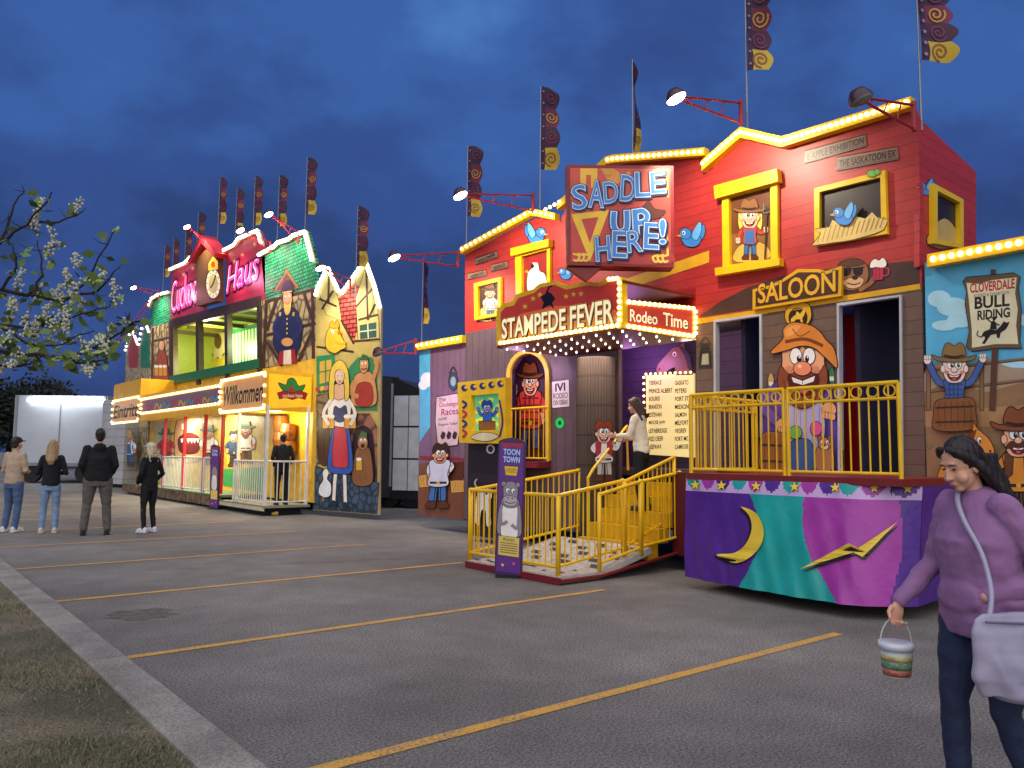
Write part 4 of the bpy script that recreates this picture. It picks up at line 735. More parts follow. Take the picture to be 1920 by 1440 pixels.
A.poly([(531,548),(533,538),(540,534),(547,537),(549,548),(549,566),(541,578),(533,568)],'D8A078',True,1.2); A.ell(536.5,552,1.4,2.6,'F4F4F0'); A.ell(544,551,1.4,2.6,'F4F4F0'); A.ell(536.8,553,.7,1.3,'101010'); A.ell(544,552,.7,1.3,'101010'); A.poly([(529,545),(532,526),(541,518),(549,526),(551,543),(540,540)],'28223E',True,1); A.line([(530,543),(550,540)],2.6,'D8B040')
A.poly([(533,564),(540,568),(548,563),(546,582),(540,590),(535,584)],'E0C060',True,.8); A.line([(523,590),(513,620),(530,642)],8,'2A3260',True); A.line([(559,588),(569,618),(552,642)],8,'2A3260',True); A.ell(540,646,12,9,'D8A060',out=1)
A.poly([(524,666),(556,660),(560,690),(522,694)],'A02828',out=1); A.poly([(533,664),(548,662),(549,692),(532,693)],'E8E0D0')
for k in range(4): A.ell(540,598+k*10,1.6,2,'E8C840')
for x in(526,554): A.line([(x,584),(x-1,592)],4,'D8B040')
A.build('painted_bell_ringer',C)
A=Art(PC)
for q in([(285,640),(322,632)],[(287,615),(285,725)],[(318,606),(320,720)]): A.line(q,4,'5A3A20')
A.build('painted_timbering',C); A=Art(PC,.02)
A.poly([(292,718),(296,668),(304,655),(312,666),(316,712)],'9A4A28',True,1); A.ell(304,648,5,9,'D8A078',out=1)
for x in(294,302,310): A.poly([(x-3,705),(x-3,688),(x+4,687),(x+4,704)],'D89830',out=.8); A.ell(x,687,4,3,'F4F0E0')
A.build('painted_barmaid',C)
for x,c in((292,'B8C8A0'),(330,'D0B048'),(400,'B8A038'),(470,'D0C07C')): A=Art(PC); A.poly([(x,760),(x+26,757),(x+26,905),(x,900)],c); A.build('painted_panel',C)
A=Art(PC,.008); A.poly([(418,910),(418,880),(496,875),(496,925)],'3A9A50'); A.build('painted_lawn',C)
A=Art(PC,.012); A.poly([(330,800),(345,770),(368,768),(380,800),(378,860),(332,860)],'C89868',True,1.5); A.ell(345,800,4,7,'F0F0E0',out=.8); A.ell(362,799,4,7,'F0F0E0',out=.8); A.poly([(336,822),(356,812),(374,822),(370,848),(340,848)],'5A1814',True,1)
for k in range(6): A.poly([(339+k*6,823),(342+k*6,831),(345+k*6,822)],'F4F0E0')
A.build('painted_face',C)
for a in((392,782,90,dict(hat='2A6A3A',shirt='E8E4DC',pants='8A5A2A')),(462,775,95,dict(hat='2A6A3A',shirt='D8D4CC',pants='6A4A2A',beard='8A4A20')),(440,790,85,dict(hair='2A2A2A',shirt='304060',pants='3A3A3A')),(312,790,85,dict(hat='3A7A4A',shirt='C03030',pants='7A5A30')),(240,790,85,dict(hair='D8B040',shirt='F0F0F0',pants='3060A0',female=True))):
    A=Art(PC,.012); toon(A,*a[:3],hk=.65,**a[3]); A.build('painted_guest',C)
for x,y_ in((541,795),(541,825),(541,855),(556,810),(556,842)):
    b=MB(); q=PC.w(*PC.px(x,y_),.22); b.tube([q+V((0,0,-.2)),q+V((0,0,0)),q+V((0,0,.2))],[.17,.21,.17],14); b.build('barrel',siding('8A5426',.06,vert=True),C)
Y0=-PM.px(500,760)[0]; Y1=-PM.px(238,760)[0]; YB=-PM.px(412,900)[0]
b=MB(); b.box((XM+.6,(YB+Y1)/2,.34),(1.2,Y1-YB,.06)); b.build('porch_floor',mat('5A6A4A',.6),C); b=MB(); b.box((XM+.6,(YB+Y0)/2+.0,.22),(1.2,YB-Y0-.02,.06)); b.build('landing_floor',mat('8A8A78',.6),C)
b=MB(); b.box((XM+.03,(YB+Y1)/2,.19),(.06,Y1-YB,.26)); b.build('porch_fascia',cobble('7A5E42','2A2018',3.5),C)
b=MB(); b.box((XM+.02,(YB+Y0)/2,.17),(.05,YB-Y0-.04,.09)); b.build('step_edge',mat('C8C0A0',.5),C); b=MB(); b.box((XM+.6,(Y0+Y1)/2,.1),(.9,Y1-Y0-.4,.2)); b.build('porch_underframe',BLK,C)
RP=mat('D01E26',.4)
for x in(303,340,378,411):
    Yp=-PM.px(x,850)[0]; b=MB(); b.box((XM+.08,Yp,1.6),(.08,.08,2.4)); b.build('porch_post',RP,C)
for Yp,xx in((Y0+.06,XM+.06),(Y0+.06,XC-.1),(Y0+1.9,XM+.06)): b=MB(); b.box((xx,Yp,1.45),(.07,.07,2.4)); b.build('porch_post',mat('E0DCD0',.4),C)
WH=mat('D8D8D4',.4)
def prail(p0,p1,h): b=MB(); rails(b,p0,p1,h,h,.08,.14,.014,.025); b.build('porch_railing',WH,C)
for xa,xb in((302,338),(340,376),(379,409)): prail((XM+.06,-PM.px(xa,850)[0],.37),(XM+.06,-PM.px(xb,850)[0],.37),.98)
prail((XM+.06,-PM.px(436,850)[0],.25),(XM+.06,-PM.px(492,850)[0],.25),1.05); prail((XM+.06,Y0+.05,.25),(XC-.1,Y0+.05,.25),1.05)
def mbox(xl,xr,yt,yb,dep,name='marquee_box'):
    a0,b0=PM.px(xl,yt); a1,_=PM.px(xr,yt); z0=PM.px(xr,yb)[1]; z1=b0
    m_=MB(); m_.prism(PM,[(a0,z0),(a1,z0),(a1,z1),(a0,z1)],-dep,0); return m_.build(name,mat('E8AC20',.4),C),(a0,a1,z0,z1)
mA,(a0,a1,z0,z1)=mbox(416,500,711,769,XC-XM-.02)
def mart(o,r,bgc,txt,tc,nb):
    a0,a1,z0,z1=r; A=Art(PM)
    A._add([(a0+.1,z0+.1),(a1-.1,z0+.1),(a1-.1,z1-.1),(a0+.1,z1-.1)],[(0,1,2,3)],bgc)
    if txt:
        base,_=tmesh(txt,0,.15); x0=min(p[0] for p in base);x1=max(p[0] for p in base);y0=min(p[1] for p in base);y1=max(p[1] for p in base); wv=(a1-a0-.4)/(x1-x0); hv=(z1-z0)*.5/(y1-y0)
        for off,cc in((.05,'F0D080'),(.02,tc)):
            vs,fs=tmesh(txt,off,.15); A._add([(a0+.2+(p[0]-x0)*wv,z0+(z1-z0)*.25+(p[1]-y0)*hv) for p in vs],fs,cc)
    A.build('marquee_lettering',o)
    for (p,q,n) in(((a0,z0+.05),(a1,z0+.05),nb),((a0,z1-.05),(a1,z1-.05),nb),((a0+.05,z0),(a0+.05,z1),4),((a1-.05,z0),(a1-.05,z1),4)):
        for k in range(n): t=(k+.5)/n; BUL[C].append((PM.w(p[0]+(q[0]-p[0])*t,p[1]+(q[1]-p[1])*t,.03),.042,'w'))
mart(mA,(a0,a1,z0,z1),mat('D89C64',.4,em=.25),'Willkommen','4A1418',18)
PMs=P((XM,-a1,0),(1,0,0)); A=Art(PMs); A.poly([(504,700),(583,708),(583,763),(504,766)],mat('F0BC24',.4,em=.35)); A.poly([(535,735),(522,718),(536,722),(540,712),(548,709),(554,714),(560,724),(572,722),(560,738)],'2E7A3A',True,1); A.ell(546,731,4,6,'B02020'); A.poly([(520,737),(533,733),(548,737),(563,733),(576,738),(572,749),(560,745),(548,749),(535,745),(524,748)],'A01C20',out=1); A.text('cuckoo haus',(530,745),(567,745),(530,738),'F0E0C0',bold=.01); A.build('painted_crest',mA)
mB,rB=mbox(266,415,742,774,.5)
rB=(rB[0],rB[1],z0+.25,z1-.12)
mart(mB,rB,mat('7A5A68',.4,em=.15),None,'000000',30)
A=Art(PM,.01)
for k in range(9): x=282+k*15; y_=764-k*2.0; A.line([(x-6,y_+5),(x-3,y_-5),(x+3,y_+4),(x+6,y_-4)],3,('C8485A','D8B048','5AA0B0')[k%3],True)
A.build('painted_scrolls',mB)
mC,rC=mbox(214,264,722,766,XC-XM-.02); rC=(rC[0],rC[1],z0,z1); mart(mC,rC,mat('D89C64',.4,em=.25),'Eintritt','4A1418',12)
for x in(290,360,440): lamp('porch_lamp','AREA',PM.w(PM.px(x,780)[0],2.6,-.5),230,(1,.93,.62),PM.w(PM.px(x,780)[0],0,-.75),.8)
lamp('loft_lamp','POINT',(9.3,Ylo+1.5,5.3),190,(.7,1,.45)); lamp('loft_lamp','POINT',(9.3,Yhi-2,5.3),230,(1,.95,.4)); lamp('porch_lamp','POINT',(8.0,Y0+.8,2.3),70,(1,.85,.5))
PW=P((8.66,Y0-.03,0),(.238,-.971,0))
wg=slab('wing_panel',PW,[(592,560),(597,540),(617,503),(640,552),(664,522),(687,488),(704,535),(715,578),(715,800,.12),(592,800,.12)],mat('B8A070',.4),C,-.05,0)
A=Art(PW); A.poly([(594,558),(599,540),(617,508),(640,555),(664,526),(687,494),(703,538),(712,578),(712,800,.14),(594,800,.14)],'C4AE62')
A.poly([(634,560),(664,532),(690,545),(684,580),(664,640),(640,600)],REDT); A.poly([(599,548),(617,510),(634,560),(640,600),(612,590)],'CDBE74',out=1); A.poly([(668,560),(687,498),(708,575),(712,640),(672,640)],'CDBE74',out=1)
for q in([(599,560),(632,575)],[(617,510),(616,570)],[(672,600),(710,590)],[(687,500),(690,600)],[(668,575),(700,540)],[(664,640),(712,636)],[(594,650),(664,660)],[(640,600),(664,645)],[(690,600),(704,570)],[(604,580),(625,545)]): A.line(q,4,'4A2E1C')
A.poly([(675,610),(706,604),(706,632),(676,636)],'3A5A4A'); A.line([(690,606),(691,635)],2,'E8E0C0'); A.line([(676,622),(706,618)],2,'E8E0C0')
A.poly([(594,668),(628,664),(630,720),(594,730)],'2E8A54'); A.poly([(600,678),(622,674),(622,714),(600,720)],'E0B048'); A.line([(611,676),(611,717)],2.4,'2E8A54'); A.line([(600,698),(622,694)],2.4,'2E8A54')
for k in range(5): A.ell(597+k*8,730-k,5,5,('C83848','E8C840','E070A0')[k%3]); A.ell(600+k*8,735-k,4,3,'2A6A3A')
A.poly([(654,770),(654,690),(672,670),(698,670),(708,700),(708,770)],'3E8A58')
A.poly([(650,935),(650,800),(668,775),(694,775),(708,800),(708,945)],cobble('94604A','2A2020',3)); A.poly([(660,915),(662,820),(676,800),(692,802),(702,825),(702,920)],'2A1820',True)
A.poly([(592,872),(640,890),(712,905),(712,800,.14),(592,800,.14)],cobble('3E5268','141C28',5)); A.poly([(594,740),(630,735),(636,860),(594,872)],cobble('8A7458','3A2A20',3)); A.poly([(598,862),(599,790),(608,775),(617,790),(618,866)],'4A2E1C',True,1); A.line([(608,780),(609,862)],1.6,'2A1810'); A.build('painted_village_mural',wg)
A=Art(PW,.03); A.poly([(612,640),(616,622),(624,612),(634,614),(640,628),(650,650),(640,656),(630,662),(616,656)],'F0BC30',True,1.2); A.poly([(620,614),(624,602),(629,608),(634,600),(637,614)],'E0A020',True,.8); A.ell(626,622,3,4.4,'F8F8F0',out=.6); A.ell(626,623,1.2,2,'101010'); A.poly([(634,620),(645,624),(636,629)],'D86818'); A.line([(630,640),(642,646),(652,640)],4,'E0A020',True); A.build('painted_bird',wg)
A=Art(PW,.03); A.poly([(663,758),(664,715),(674,700),(695,698),(705,716),(705,758)],'D8985F',True,1.3); A.poly([(670,758),(672,722),(697,720),(699,758)],'B03A30',True,.8); A.line([(667,715),(659,735),(674,744)],8,'D09058',True); A.line([(701,712),(709,682),(700,666)],7,'D09058',True); A.poly([(677,676),(684,668),(691,674),(692,690),(684,700),(677,692)],'D8985F',True,1.2); A.ell(681,682,1.5,2.4,'F4F4F0'); A.ell(687,681,1.5,2.4,'F4F4F0'); A.line([(679,691),(684,693),(690,690)],2,'4A2010',True); A.poly([(675,676),(682,664),(693,668),(691,676)],'3A6A3A'); A.build('painted_strongman',wg)
A=Art(PW,.03); A.poly([(664,905),(668,852),(676,838),(690,838),(697,852),(699,905)],'8A5A34',True,1.3); A.ell(682,830,9,13,'B07848',out=1.2); A.ell(679,826,2.2,3.4,'F4F4E8'); A.ell(686,826,2.2,3.4,'F4F4E8'); A.ell(679,827,1,1.6,'101010'); A.ell(686,827,1,1.6,'101010'); A.ell(682,836,4,4,'301810'); A.poly([(674,820),(680,808),(690,812),(690,820)],'4A6A3A'); A.poly([(670,882),(670,862),(680,860),(681,881)],'E0A840',out=1); A.ell(675,861,5,3,'F8F4E8'); A.build('painted_keeper',wg)
A=Art(PW,.04); A.line([(633,875),(630,905),(628,940)],6,'F0E8DC'); A.line([(648,878),(649,905),(650,945)],6,'F0E8DC'); A.poly([(618,944),(625,938),(632,940),(632,948),(620,949)],'203040',True); A.poly([(644,944),(650,941),(657,948),(655,955),(646,953)],'203040',True)
A.poly([(627,800),(632,780),(650,780),(658,815),(663,880),(640,888),(617,876)],'3058B0',True,1.4)
for k in range(4): A.line([(630+k*8,806),(624+k*11,880)],1.2,'1E3A80')
A.poly([(633,790),(647,790),(655,868),(640,876),(626,866)],'C83848',True,1); A.poly([(620,790),(618,755),(628,738),(652,738),(660,758),(656,795),(638,800)],'F0E8E0',True,1.4); A.poly([(628,784),(630,762),(640,766),(651,761),(653,784),(640,792)],'303A6A',True,.6); A.poly([(627,742),(638,750),(653,741),(650,722),(630,722)],'E8B890',True,1)
A.poly([(620,745),(622,700),(630,682),(640,676),(650,684),(656,704),(657,742),(650,750),(647,715),(630,715),(628,748)],'ECCC50',True,1.2); A.poly([(631,704),(634,696),(640,694),(646,696),(648,706),(645,716),(639,721),(633,715)],'F0C4A4',True,1); A.ell(636,704,1.8,2.4,'F8F8F8'); A.ell(643,704,1.8,2.4,'F8F8F8'); A.ell(636,704.5,1,1.6,'203060'); A.ell(643,704.5,1,1.6,'203060'); A.poly([(635,713),(639.5,715),(644,712.6),(639.5,718)],'C83848'); A.poly([(628,700),(632,684),(646,685),(651,702),(642,694),(634,694)],'ECCC50',True)
for x in(613,624,654,665): A.poly([(x-5,803),(x-5,782),(x+5,782),(x+5,803)],'E0A438',out=1); A.ell(x,781,6.5,4,'F8F4E8'); A.line([(x-2,786),(x-2,800)],1,'A87020')
A.line([(623,750),(610,775),(620,797)],6,'F0E0D4',True); A.line([(657,750),(669,775),(660,797)],6,'F0E0D4',True); A.build('painted_barmaid',wg)
A=Art(PW,.03); A.poly([(600,925),(601,912),(608,900),(607,886),(613,879),(618,886),(615,898),(622,908),(621,928),(610,932)],'E8ECF0',True,1.2); A.poly([(617,883),(625,886),(617,890)],'E09030'); A.line([(608,930),(607,940)],2,'E09030'); A.build('painted_goose',wg)
for pts,n in(([(594,556),(599,538),(617,502),(638,548)],16),([(642,552),(664,522),(687,488),(704,535),(715,578)],28)): bulbs(C,PW,pts,n,.05,.055,'c')
PWl=P((8.7,-PC.px(283,700)[0]+.02,0),(-.12,-.99,0)); sl_=slab('wing_panel',PWl,[(236,660),(248,615),(262,650),(272,600),(282,625),(282,800,.12),(236,800,.12)],STON,C,-.05,0)
A=Art(PWl); A.poly([(240,655),(248,625),(260,655),(258,690),(242,690)],REDT); A.poly([(264,650),(272,610),(281,640),(281,690),(265,690)],GRN); A.poly([(240,800),(244,740),(270,735),(278,800)],'C8B078'); A.build('painted_village_mural',sl_); bulbs(C,PWl,[(236,660),(248,613),(261,648),(272,598),(282,624)],26,.05,.055,'c')
b=MB(); b.box((10.6,26,2.0),(2.4,13,3.4)); b.build('trailer_body',mat('2A2A2C',.6),C)
# ------------------------------------------------------------ flags
class WP(P):
    def __init__(s,o,u,h,ph,rev): super().__init__(o,u); s.h=h;s.ph=ph
    def w(s,a,b,l=0): return s.o+s.u*a+s.v*b+s.n*(l+.05*sin(5*b+s.ph)*a/.28+.03*sin(11*a+3*b+s.ph))
def flag(pl,x,yb,y0,y1,wpx,label,group,yaw=0,rev=1):
    a,zb=pl.px(x,yb); base=pl.w(a,zb,-.03)
    z1=pl.px(x,y1)[1]; z0=pl.px(x,y0)[1]; Dp=R.transposed()@(base-CAM); wd=wpx/F*-Dp.z
    t=thing('feather_flag',label,'flag',base,group)
    m_=MB(); m_.tube([base-V((0,0,.02)),V((base.x,base.y,z1)),V((base.x,base.y,z0))],[.017,.012,.008],8); m_.build('pole',mat('8A8A90',.35,metal=.7),t)
    u=Matrix.Rotation(yaw,3,'Z')@V((cos(YAW),-sin(YAW),0)); fp=WP((base.x,base.y,0),u,z0-z1,x*.7,rev); H=z0-z1
    vv=[];ff=[];mi=[]; NI,NJ=8,48
    for j in range(NJ+1):
        v=j/NJ; wv=wd*(.8+.2*abs(sin(pi*(v*4))))*(1-.55*max(0,(v-.9)/.1)**2)
        for i in range(NI+1): vv.append(fp.w(.012+wv*i/NI,z1+H*v))
    for j in range(NJ):
        for i in range(NI):
            ff.append((j*(NI+1)+i,j*(NI+1)+i+1,(j+1)*(NI+1)+i+1,(j+1)*(NI+1)+i)); mi.append(0 if i<2 else 1+min(3,int((j+.5)/NJ*4)))
    CL=[mat('341640',.7),mat('C8A830',.7),mat('3E1838',.7),mat('6A1E40',.7),mat('34183A',.7)]
    fo=mk('fabric',vv,ff,CL,t,mi,True)
    for side in(1,-1):
        A=Art(fp,.006*side,.003*side); cc=['8A5A34','6A2648','B08838','642848']
        for k in range(4):
            cx,cz=wd*.56,z1+H*(k+.5)/4; rr_=min(wd*.34,H*.11); pts=[(cx+rr_*(.15+.85*q/22)*cos(q*.5+k),cz+rr_*1.1*(.15+.85*q/22)*sin(q*.5+k)) for q in range(23)]
            hw=rr_*.11; L=[];Rr=[]
            for i in range(len(pts)):
                p,q=pts[max(0,i-1)],pts[min(len(pts)-1,i+1)]; dd=V((q[0]-p[0],q[1]-p[1])).normalized(); L.append((pts[i][0]-dd.y*hw,pts[i][1]+dd.x*hw)); Rr.append((pts[i][0]+dd.y*hw,pts[i][1]-dd.x*hw))
            n=len(pts); A._add(L+Rr,[(i,i+1,n+i+1,n+i) for i in range(n-1)],mat(cc[k],.7))
        for k in range(7):
            cz=z1+H*(k+.5)/7; r5=wd*.07; A._add([(.012+wd*.1+r5*(1 if q%2==0 else .42)*sin(pi*q/5),cz+r5*(1 if q%2==0 else .42)*cos(pi*q/5)) for q in range(10)],[tuple(range(10))],mat('A88AA0',.7))
        A.build('flag_print',fo)
g1='feather flags along the saloon roof'; g2='feather flags along the alpine roof'
PF=P((9.06,0,0),(0,-1,0))
for x,yb,y0,y1,wp,lb,yw in((1726,240,-40,112,72,'swirl feather flag above the far right roof corner of the red funhouse',.1),(1399,245,-30,132,48,'swirl feather flag above the peaked gable right of the saddle board',-.1),(1184,305,110,280,24,'dark folded feather flag behind the square saddle board',.9),(1010,400,162,316,36,'swirl feather flag above the middle roof step left of the saddle board',.1),(872,470,274,406,28,'feather flag at the left roof corner of the red funhouse',.2),(788,655,490,606,14,'thin folded feather flag on the left purple wing of the saloon',.9)):
    flag(PF,x,yb,y0,y1,wp,lb,g1,yw)
PF2=P((8.74,0,0),(0,-1,0))
FL=[(664,560,388,500,21,'nearest feather flag above the right red roofed wing of the alpine funhouse'),(569,450,298,402,19,'tallest feather flag above the right green gable'),(517,470,332,424,16,'feather flag just left of the tallest one on the green gable'),(472,450,333,422,15,'feather flag behind the second neon word'),(438,470,356,440,14,'short feather flag just right of the clock'),(405,470,337,420,14,'feather flag directly above the clock roof'),(367,480,400,476,13,'feather flag above the first neon word, beside the clock'),(344,498,428,496,13,'feather flag above the start of the first neon word'),(320,545,450,512,11,'feather flag at the left edge of the red sign wall'),(303,556,462,520,11,'leftmost feather flag above the left green gable')]
for x,yb,y0,y1,wp,lb in FL: flag(PF2,x,yb,y0,y1,wp,lb,g2,.1)
# ------------------------------------------------------------ floodlights
RA=mat('9A1E26',.4)
def flood(pl,bx,by,lx,ly,label,lit,group,en=120):
    a,b_=pl.px(bx,by); B=pl.w(a,b_,.13); Lp=hit(lx,ly,B,(0,1,0))
    t=thing('floodlight',label,'floodlight',B,group)
    m_=MB(); m_.tube([B+V((0,0,-.12)),B+V((0,0,.22))],.03); up=B+V((0,0,.18)); lo=B+V((0,0,-.1)); m_.tube([up,Lp],.016); m_.tube([lo,Lp+V((.12,0,-.02))],.016)
    for k in(.25,.5,.75): m_.tube([up.lerp(Lp,k),lo.lerp(Lp,k+.08)],.009,6)
    m_.build('arm',RA,t)
    dirv=V((.15,-.35,-.92)).normalized(); rot=dirv.to_track_quat('Z','X').to_matrix()
    m_=MB(); n=14; vv=[];ff=[]
    prof=[(-.09,.03),(-.085,.05),(-.02,.08),(.035,.09)]
    for z,r in prof:
        for k in range(n): an=2*pi*k/n; vv.append(Lp+rot@V((r*cos(an)*1.4,r*sin(an),z)))
    for i in range(3):
        for k in range(n): k2=(k+1)%n; ff.append((i*n+k,i*n+k2,(i+1)*n+k2,(i+1)*n+k))
    ff.append(tuple(range(n))); m_.add(vv,ff); hd=m_.build('lamp_head',mat('3A1A1E',.4),t,True)
    m_=MB(); m_.ell(Lp+dirv*.035,(.125,.09,.05),rot,14,7); m_.build('lens',mat('FFF4DC',.2,em=20,var=0) if lit else mat('6A6A70',.15),hd,True)
    if lit: lamp('flood_lamp','SPOT',Lp+dirv*.14,en,(1,.88,.66),V((pl.o.x,Lp.y,Lp.z-1.5)),.08,115)
g3='floodlights on arms over the saloon front'; g4='floodlights on arms over the alpine front'
for bx,by,lx,ly,lb,lit in((1400,222,1266,180,'lit floodlight on red truss arm left of the peaked right gable',True),(1724,232,1612,182,'unlit floodlight on red arm at the right roof corner',False),(1010,388,862,363,'lit floodlight on red truss arm over the left gable',True),(869,492,738,480,'floodlight on red arm at the left edge of the red wall',True)): flood(PS,bx,by,lx,ly,lb,lit,g3,280)
flood(PS,789,655,708,660,'small floodlight on low red arm beside the purple wing',False,g3)
for bx,by,lx,ly,lb,lit in((568,450,503,400,'lit floodlight on red arm above the right green gable',True),(515,468,450,430,'lit floodlight on red arm right of the clock',True),(405,470,350,424,'lit floodlight on red arm left of the clock',True),(305,555,250,538,'lit floodlight on red arm at the left green gable',True),(283,575,222,640,'low floodlight on red arm at the far left wing',False)): flood(PC,bx,by,lx,ly,lb,lit,g4,270)
flood(PW,664,540,600,500,'floodlight on curved red arm over the village mural wing',True,g4,240)
flush_bulbs()
# ------------------------------------------------------------ trailers and far trees
def frame_from(x0,x1,d0,d1): a=at(x0,850,d0);b_=at(x1,850,d1); return P((a.x,a.y,0),(b_.x-a.x,b_.y-a.y,0)),(V((b_.x-a.x,b_.y-a.y))).length
pl,L=frame_from(22,196,37,37); t=thing('box_trailer','white box trailer parked far left with a lit light tube along its top','trailer',pl.w(L/2,0))
WT=mat('A4AAB2',.55,var=.08,ns=1.2)
m_=MB(); m_.prism(pl,[(0,.95),(L,.95),(L,4.1),(0,4.1)],-7,0); m_.build('box',WT,t)
for nm,q in(('chassis_rail',[(0,.8),(L,.8),(L,.95),(0,.95)]),('corner_post',[(.05,.95),(.16,.95),(.16,4.1),(.05,4.1)]),('corner_post',[(L-.16,.95),(L-.05,.95),(L-.05,4.1),(L-.16,4.1)]),('door_seam',[(L*.5-.02,.96),(L*.5+.02,.96),(L*.5+.02,3.8),(L*.5-.02,3.8)])):
    m_=MB(); m_.prism(pl,q,.002,.04); m_.build(nm,mat('707880',.4),t)
m_=MB(); m_.tube([pl.w(.7,3.88,.16),pl.w(L-.1,3.88,.16)],.085); m_.build('light_tube',mat('F4FAFF',.3,em=14,var=0),t); lamp('tube_lamp','AREA',pl.w(L/2,3.85,.6),16,(.9,.95,1),pl.w(L/2,1.2,-.4),1.5)
for a in(.9,L-.9):
    m_=MB(); m_.tube([pl.w(a,.5,-.3),pl.w(a,.5,-.05)],.48,18); m_.build('wheel',mat('141414',.8),t)
    m_=MB(); m_.tube([pl.w(a-.4,0.0,-.8),pl.w(a-.4,.9,-.8)],.06); m_.build('support_leg',mat('3A3A3A',.6),t)
pl,L=frame_from(188,232,34,33); t=thing('ride_crate','grey slatted transport crate between the white trailer and alpine funhouse','crate',pl.w(L/2,0))
m_=MB(); m_.prism(pl,[(0,.15),(L,.15),(L,3.7),(0,3.7)],-2,0); m_.build('crate_body',siding('A8A8AC',.35),t); m_=MB(); m_.prism(pl,[(.1,0),(L-.1,0),(L-.1,.15),(.1,.15)],-1.8,-.1); m_.build('crate_skid',BLK,t)
pl,L=frame_from(700,796,22.5,22); t=thing('storage_trailer','dark framed trailer with white panels standing between the two funhouses','trailer',pl.w(L/2,0))
m_=MB(); m_.prism(pl,[(0,.25),(L,.25),(L,3.25),(L*.42,3.65),(0,3.65)],-3,0); m_.build('trailer_body',mat('24272C',.6),t)
for i in range(2):
    for j in range(3): m_=MB(); q=L*.40+i*L*.295; m_.prism(pl,[(q,.5+j*.9),(q+L*.275,.5+j*.9),(q+L*.275,1.35+j*.9),(q,1.35+j*.9)],.003,.03); m_.build('panel',mat('ECF0F4',.5),t)
m_=MB(); m_.prism(pl,[(.05,.6),(L*.37,.6),(L*.37,3.5),(.05,3.5)],.003,.03); m_.build('panel',mat('A8AEB6',.5),t)
m_=MB(); m_.tube([pl.w(.1,.5,.25),pl.w(L*.3,2.1,.1)],.03); m_.build('brace',BLK,t)
for a in(.5,L-.4): m_=MB(); m_.tube([pl.w(a,.33,-.3),pl.w(a,.33,-.02)],.33,16); m_.build('wheel',mat('141414',.8),t)
def bgtree(px,d,hz,wd,label,seed,col):
    r_=random.Random(seed); g=at(px,850,d); g.z=0; t=thing('tree',label,'tree',g,None)
    m_=MB(); m_.tube([g,g+V((.1,0,hz*.4)),g+V((.2,.1,hz*.8))],[.28,.2,.06])
    for k in range(6): an=r_.random()*6.28; p=g+V((0,0,hz*(.3+.08*k))); m_.tube([p,p+V((cos(an)*wd*.5,sin(an)*wd*.5,hz*.18))],[.1,.02],6)
    m_.build('trunk',mat('241C16',.9),t); vv=[];ff=[];mi=[]
    cl=[(g+V((r_.gauss(0,wd*.42),r_.gauss(0,wd*.42),hz*r_.uniform(.32,.9))),r_.uniform(.5,1.2)*wd*.33) for k in range(22)]
    for c,rad in cl:
        for k in range(150):
            q=c+V((r_.gauss(0,1),r_.gauss(0,1),r_.gauss(0,.8)))*rad*.6; s=r_.uniform(.14,.3); n=len(vv); a=V((r_.uniform(-1,1),r_.uniform(-1,1),r_.uniform(-1,1))).normalized()*s; b2=a.orthogonal().normalized()*s*.6; vv+=[q-a,q+b2,q+a,q-b2]; ff.append((n,n+1,n+2,n+3)); mi.append(r_.choice((0,0,1)))
    mk('crown',vv,ff,[mat(col,.9),mat('141C12',.9)],t,mi)
for i,(px,d,hz,wd) in enumerate(((-40,62,7.2,4),(15,70,8.0,4),(62,66,6.8,3.6),(105,72,7.8,4),(145,78,6.8,3.6))):
    bgtree(px,d,hz,wd,['dark tree at the left frame edge behind the trailer','tall dark tree behind the left end of the white trailer','low rounded dark tree above the middle of the trailer roof','broad dark tree above the right half of the trailer roof','rightmost small dark tree behind the trailer'][i],i+20,'1A2416')
# ------------------------------------------------------------ blossom tree
D=4.6; tb=at(-330,850,D+.5); tb.z=.08
T=thing('blossom_tree','leafy tree with white blossom clusters reaching in from the left edge','tree',tb)
r_=random.Random(4); m_=MB(); top=at(-200,620,D+.3)
m_.tube([tb,tb+V((.03,.05,.7)),at(-260,720,D+.4),top],[.09,.075,.065,.05],10)
BR=[([(-200,620),(-90,520),(0,455),(50,420),(95,362)],.2),([(0,455),(22,400),(45,345)],.05),([(50,420),(110,415),(160,388)],.05),([(-200,620),(-80,580),(0,545),(60,555),(130,560),(175,500),(215,428)],.5),([(130,560),(185,545),(222,500)],.3),([(-90,590),(0,610),(80,612),(150,590),(205,575)],.75),([(-200,640),(-60,660),(50,662),(120,672),(200,640),(262,600)],.85),([(120,672),(160,680),(205,668)],.85),([(60,555),(80,500),(70,452)],.3),([(0,545),(30,500),(20,460)],.3),([(0,610),(50,640),(110,648),(175,620)],.65),([(-60,660),(20,690),(80,670)],.6)]
lv=[];lf=[];lm=[];bv=MB()
def leaf(p,dirv,s):
    n=len(lv); sd=dirv.cross(V((r_.uniform(-1,1),r_.uniform(-1,1),r_.uniform(-1,1)))).normalized()*s*.32; lv.extend([p,p+dirv*s*.45+sd,p+dirv*s,p+dirv*s*.45-sd]); lf.append((n,n+1,n+2,n+3)); lm.append(r_.choice((0,0,1,2,2)))
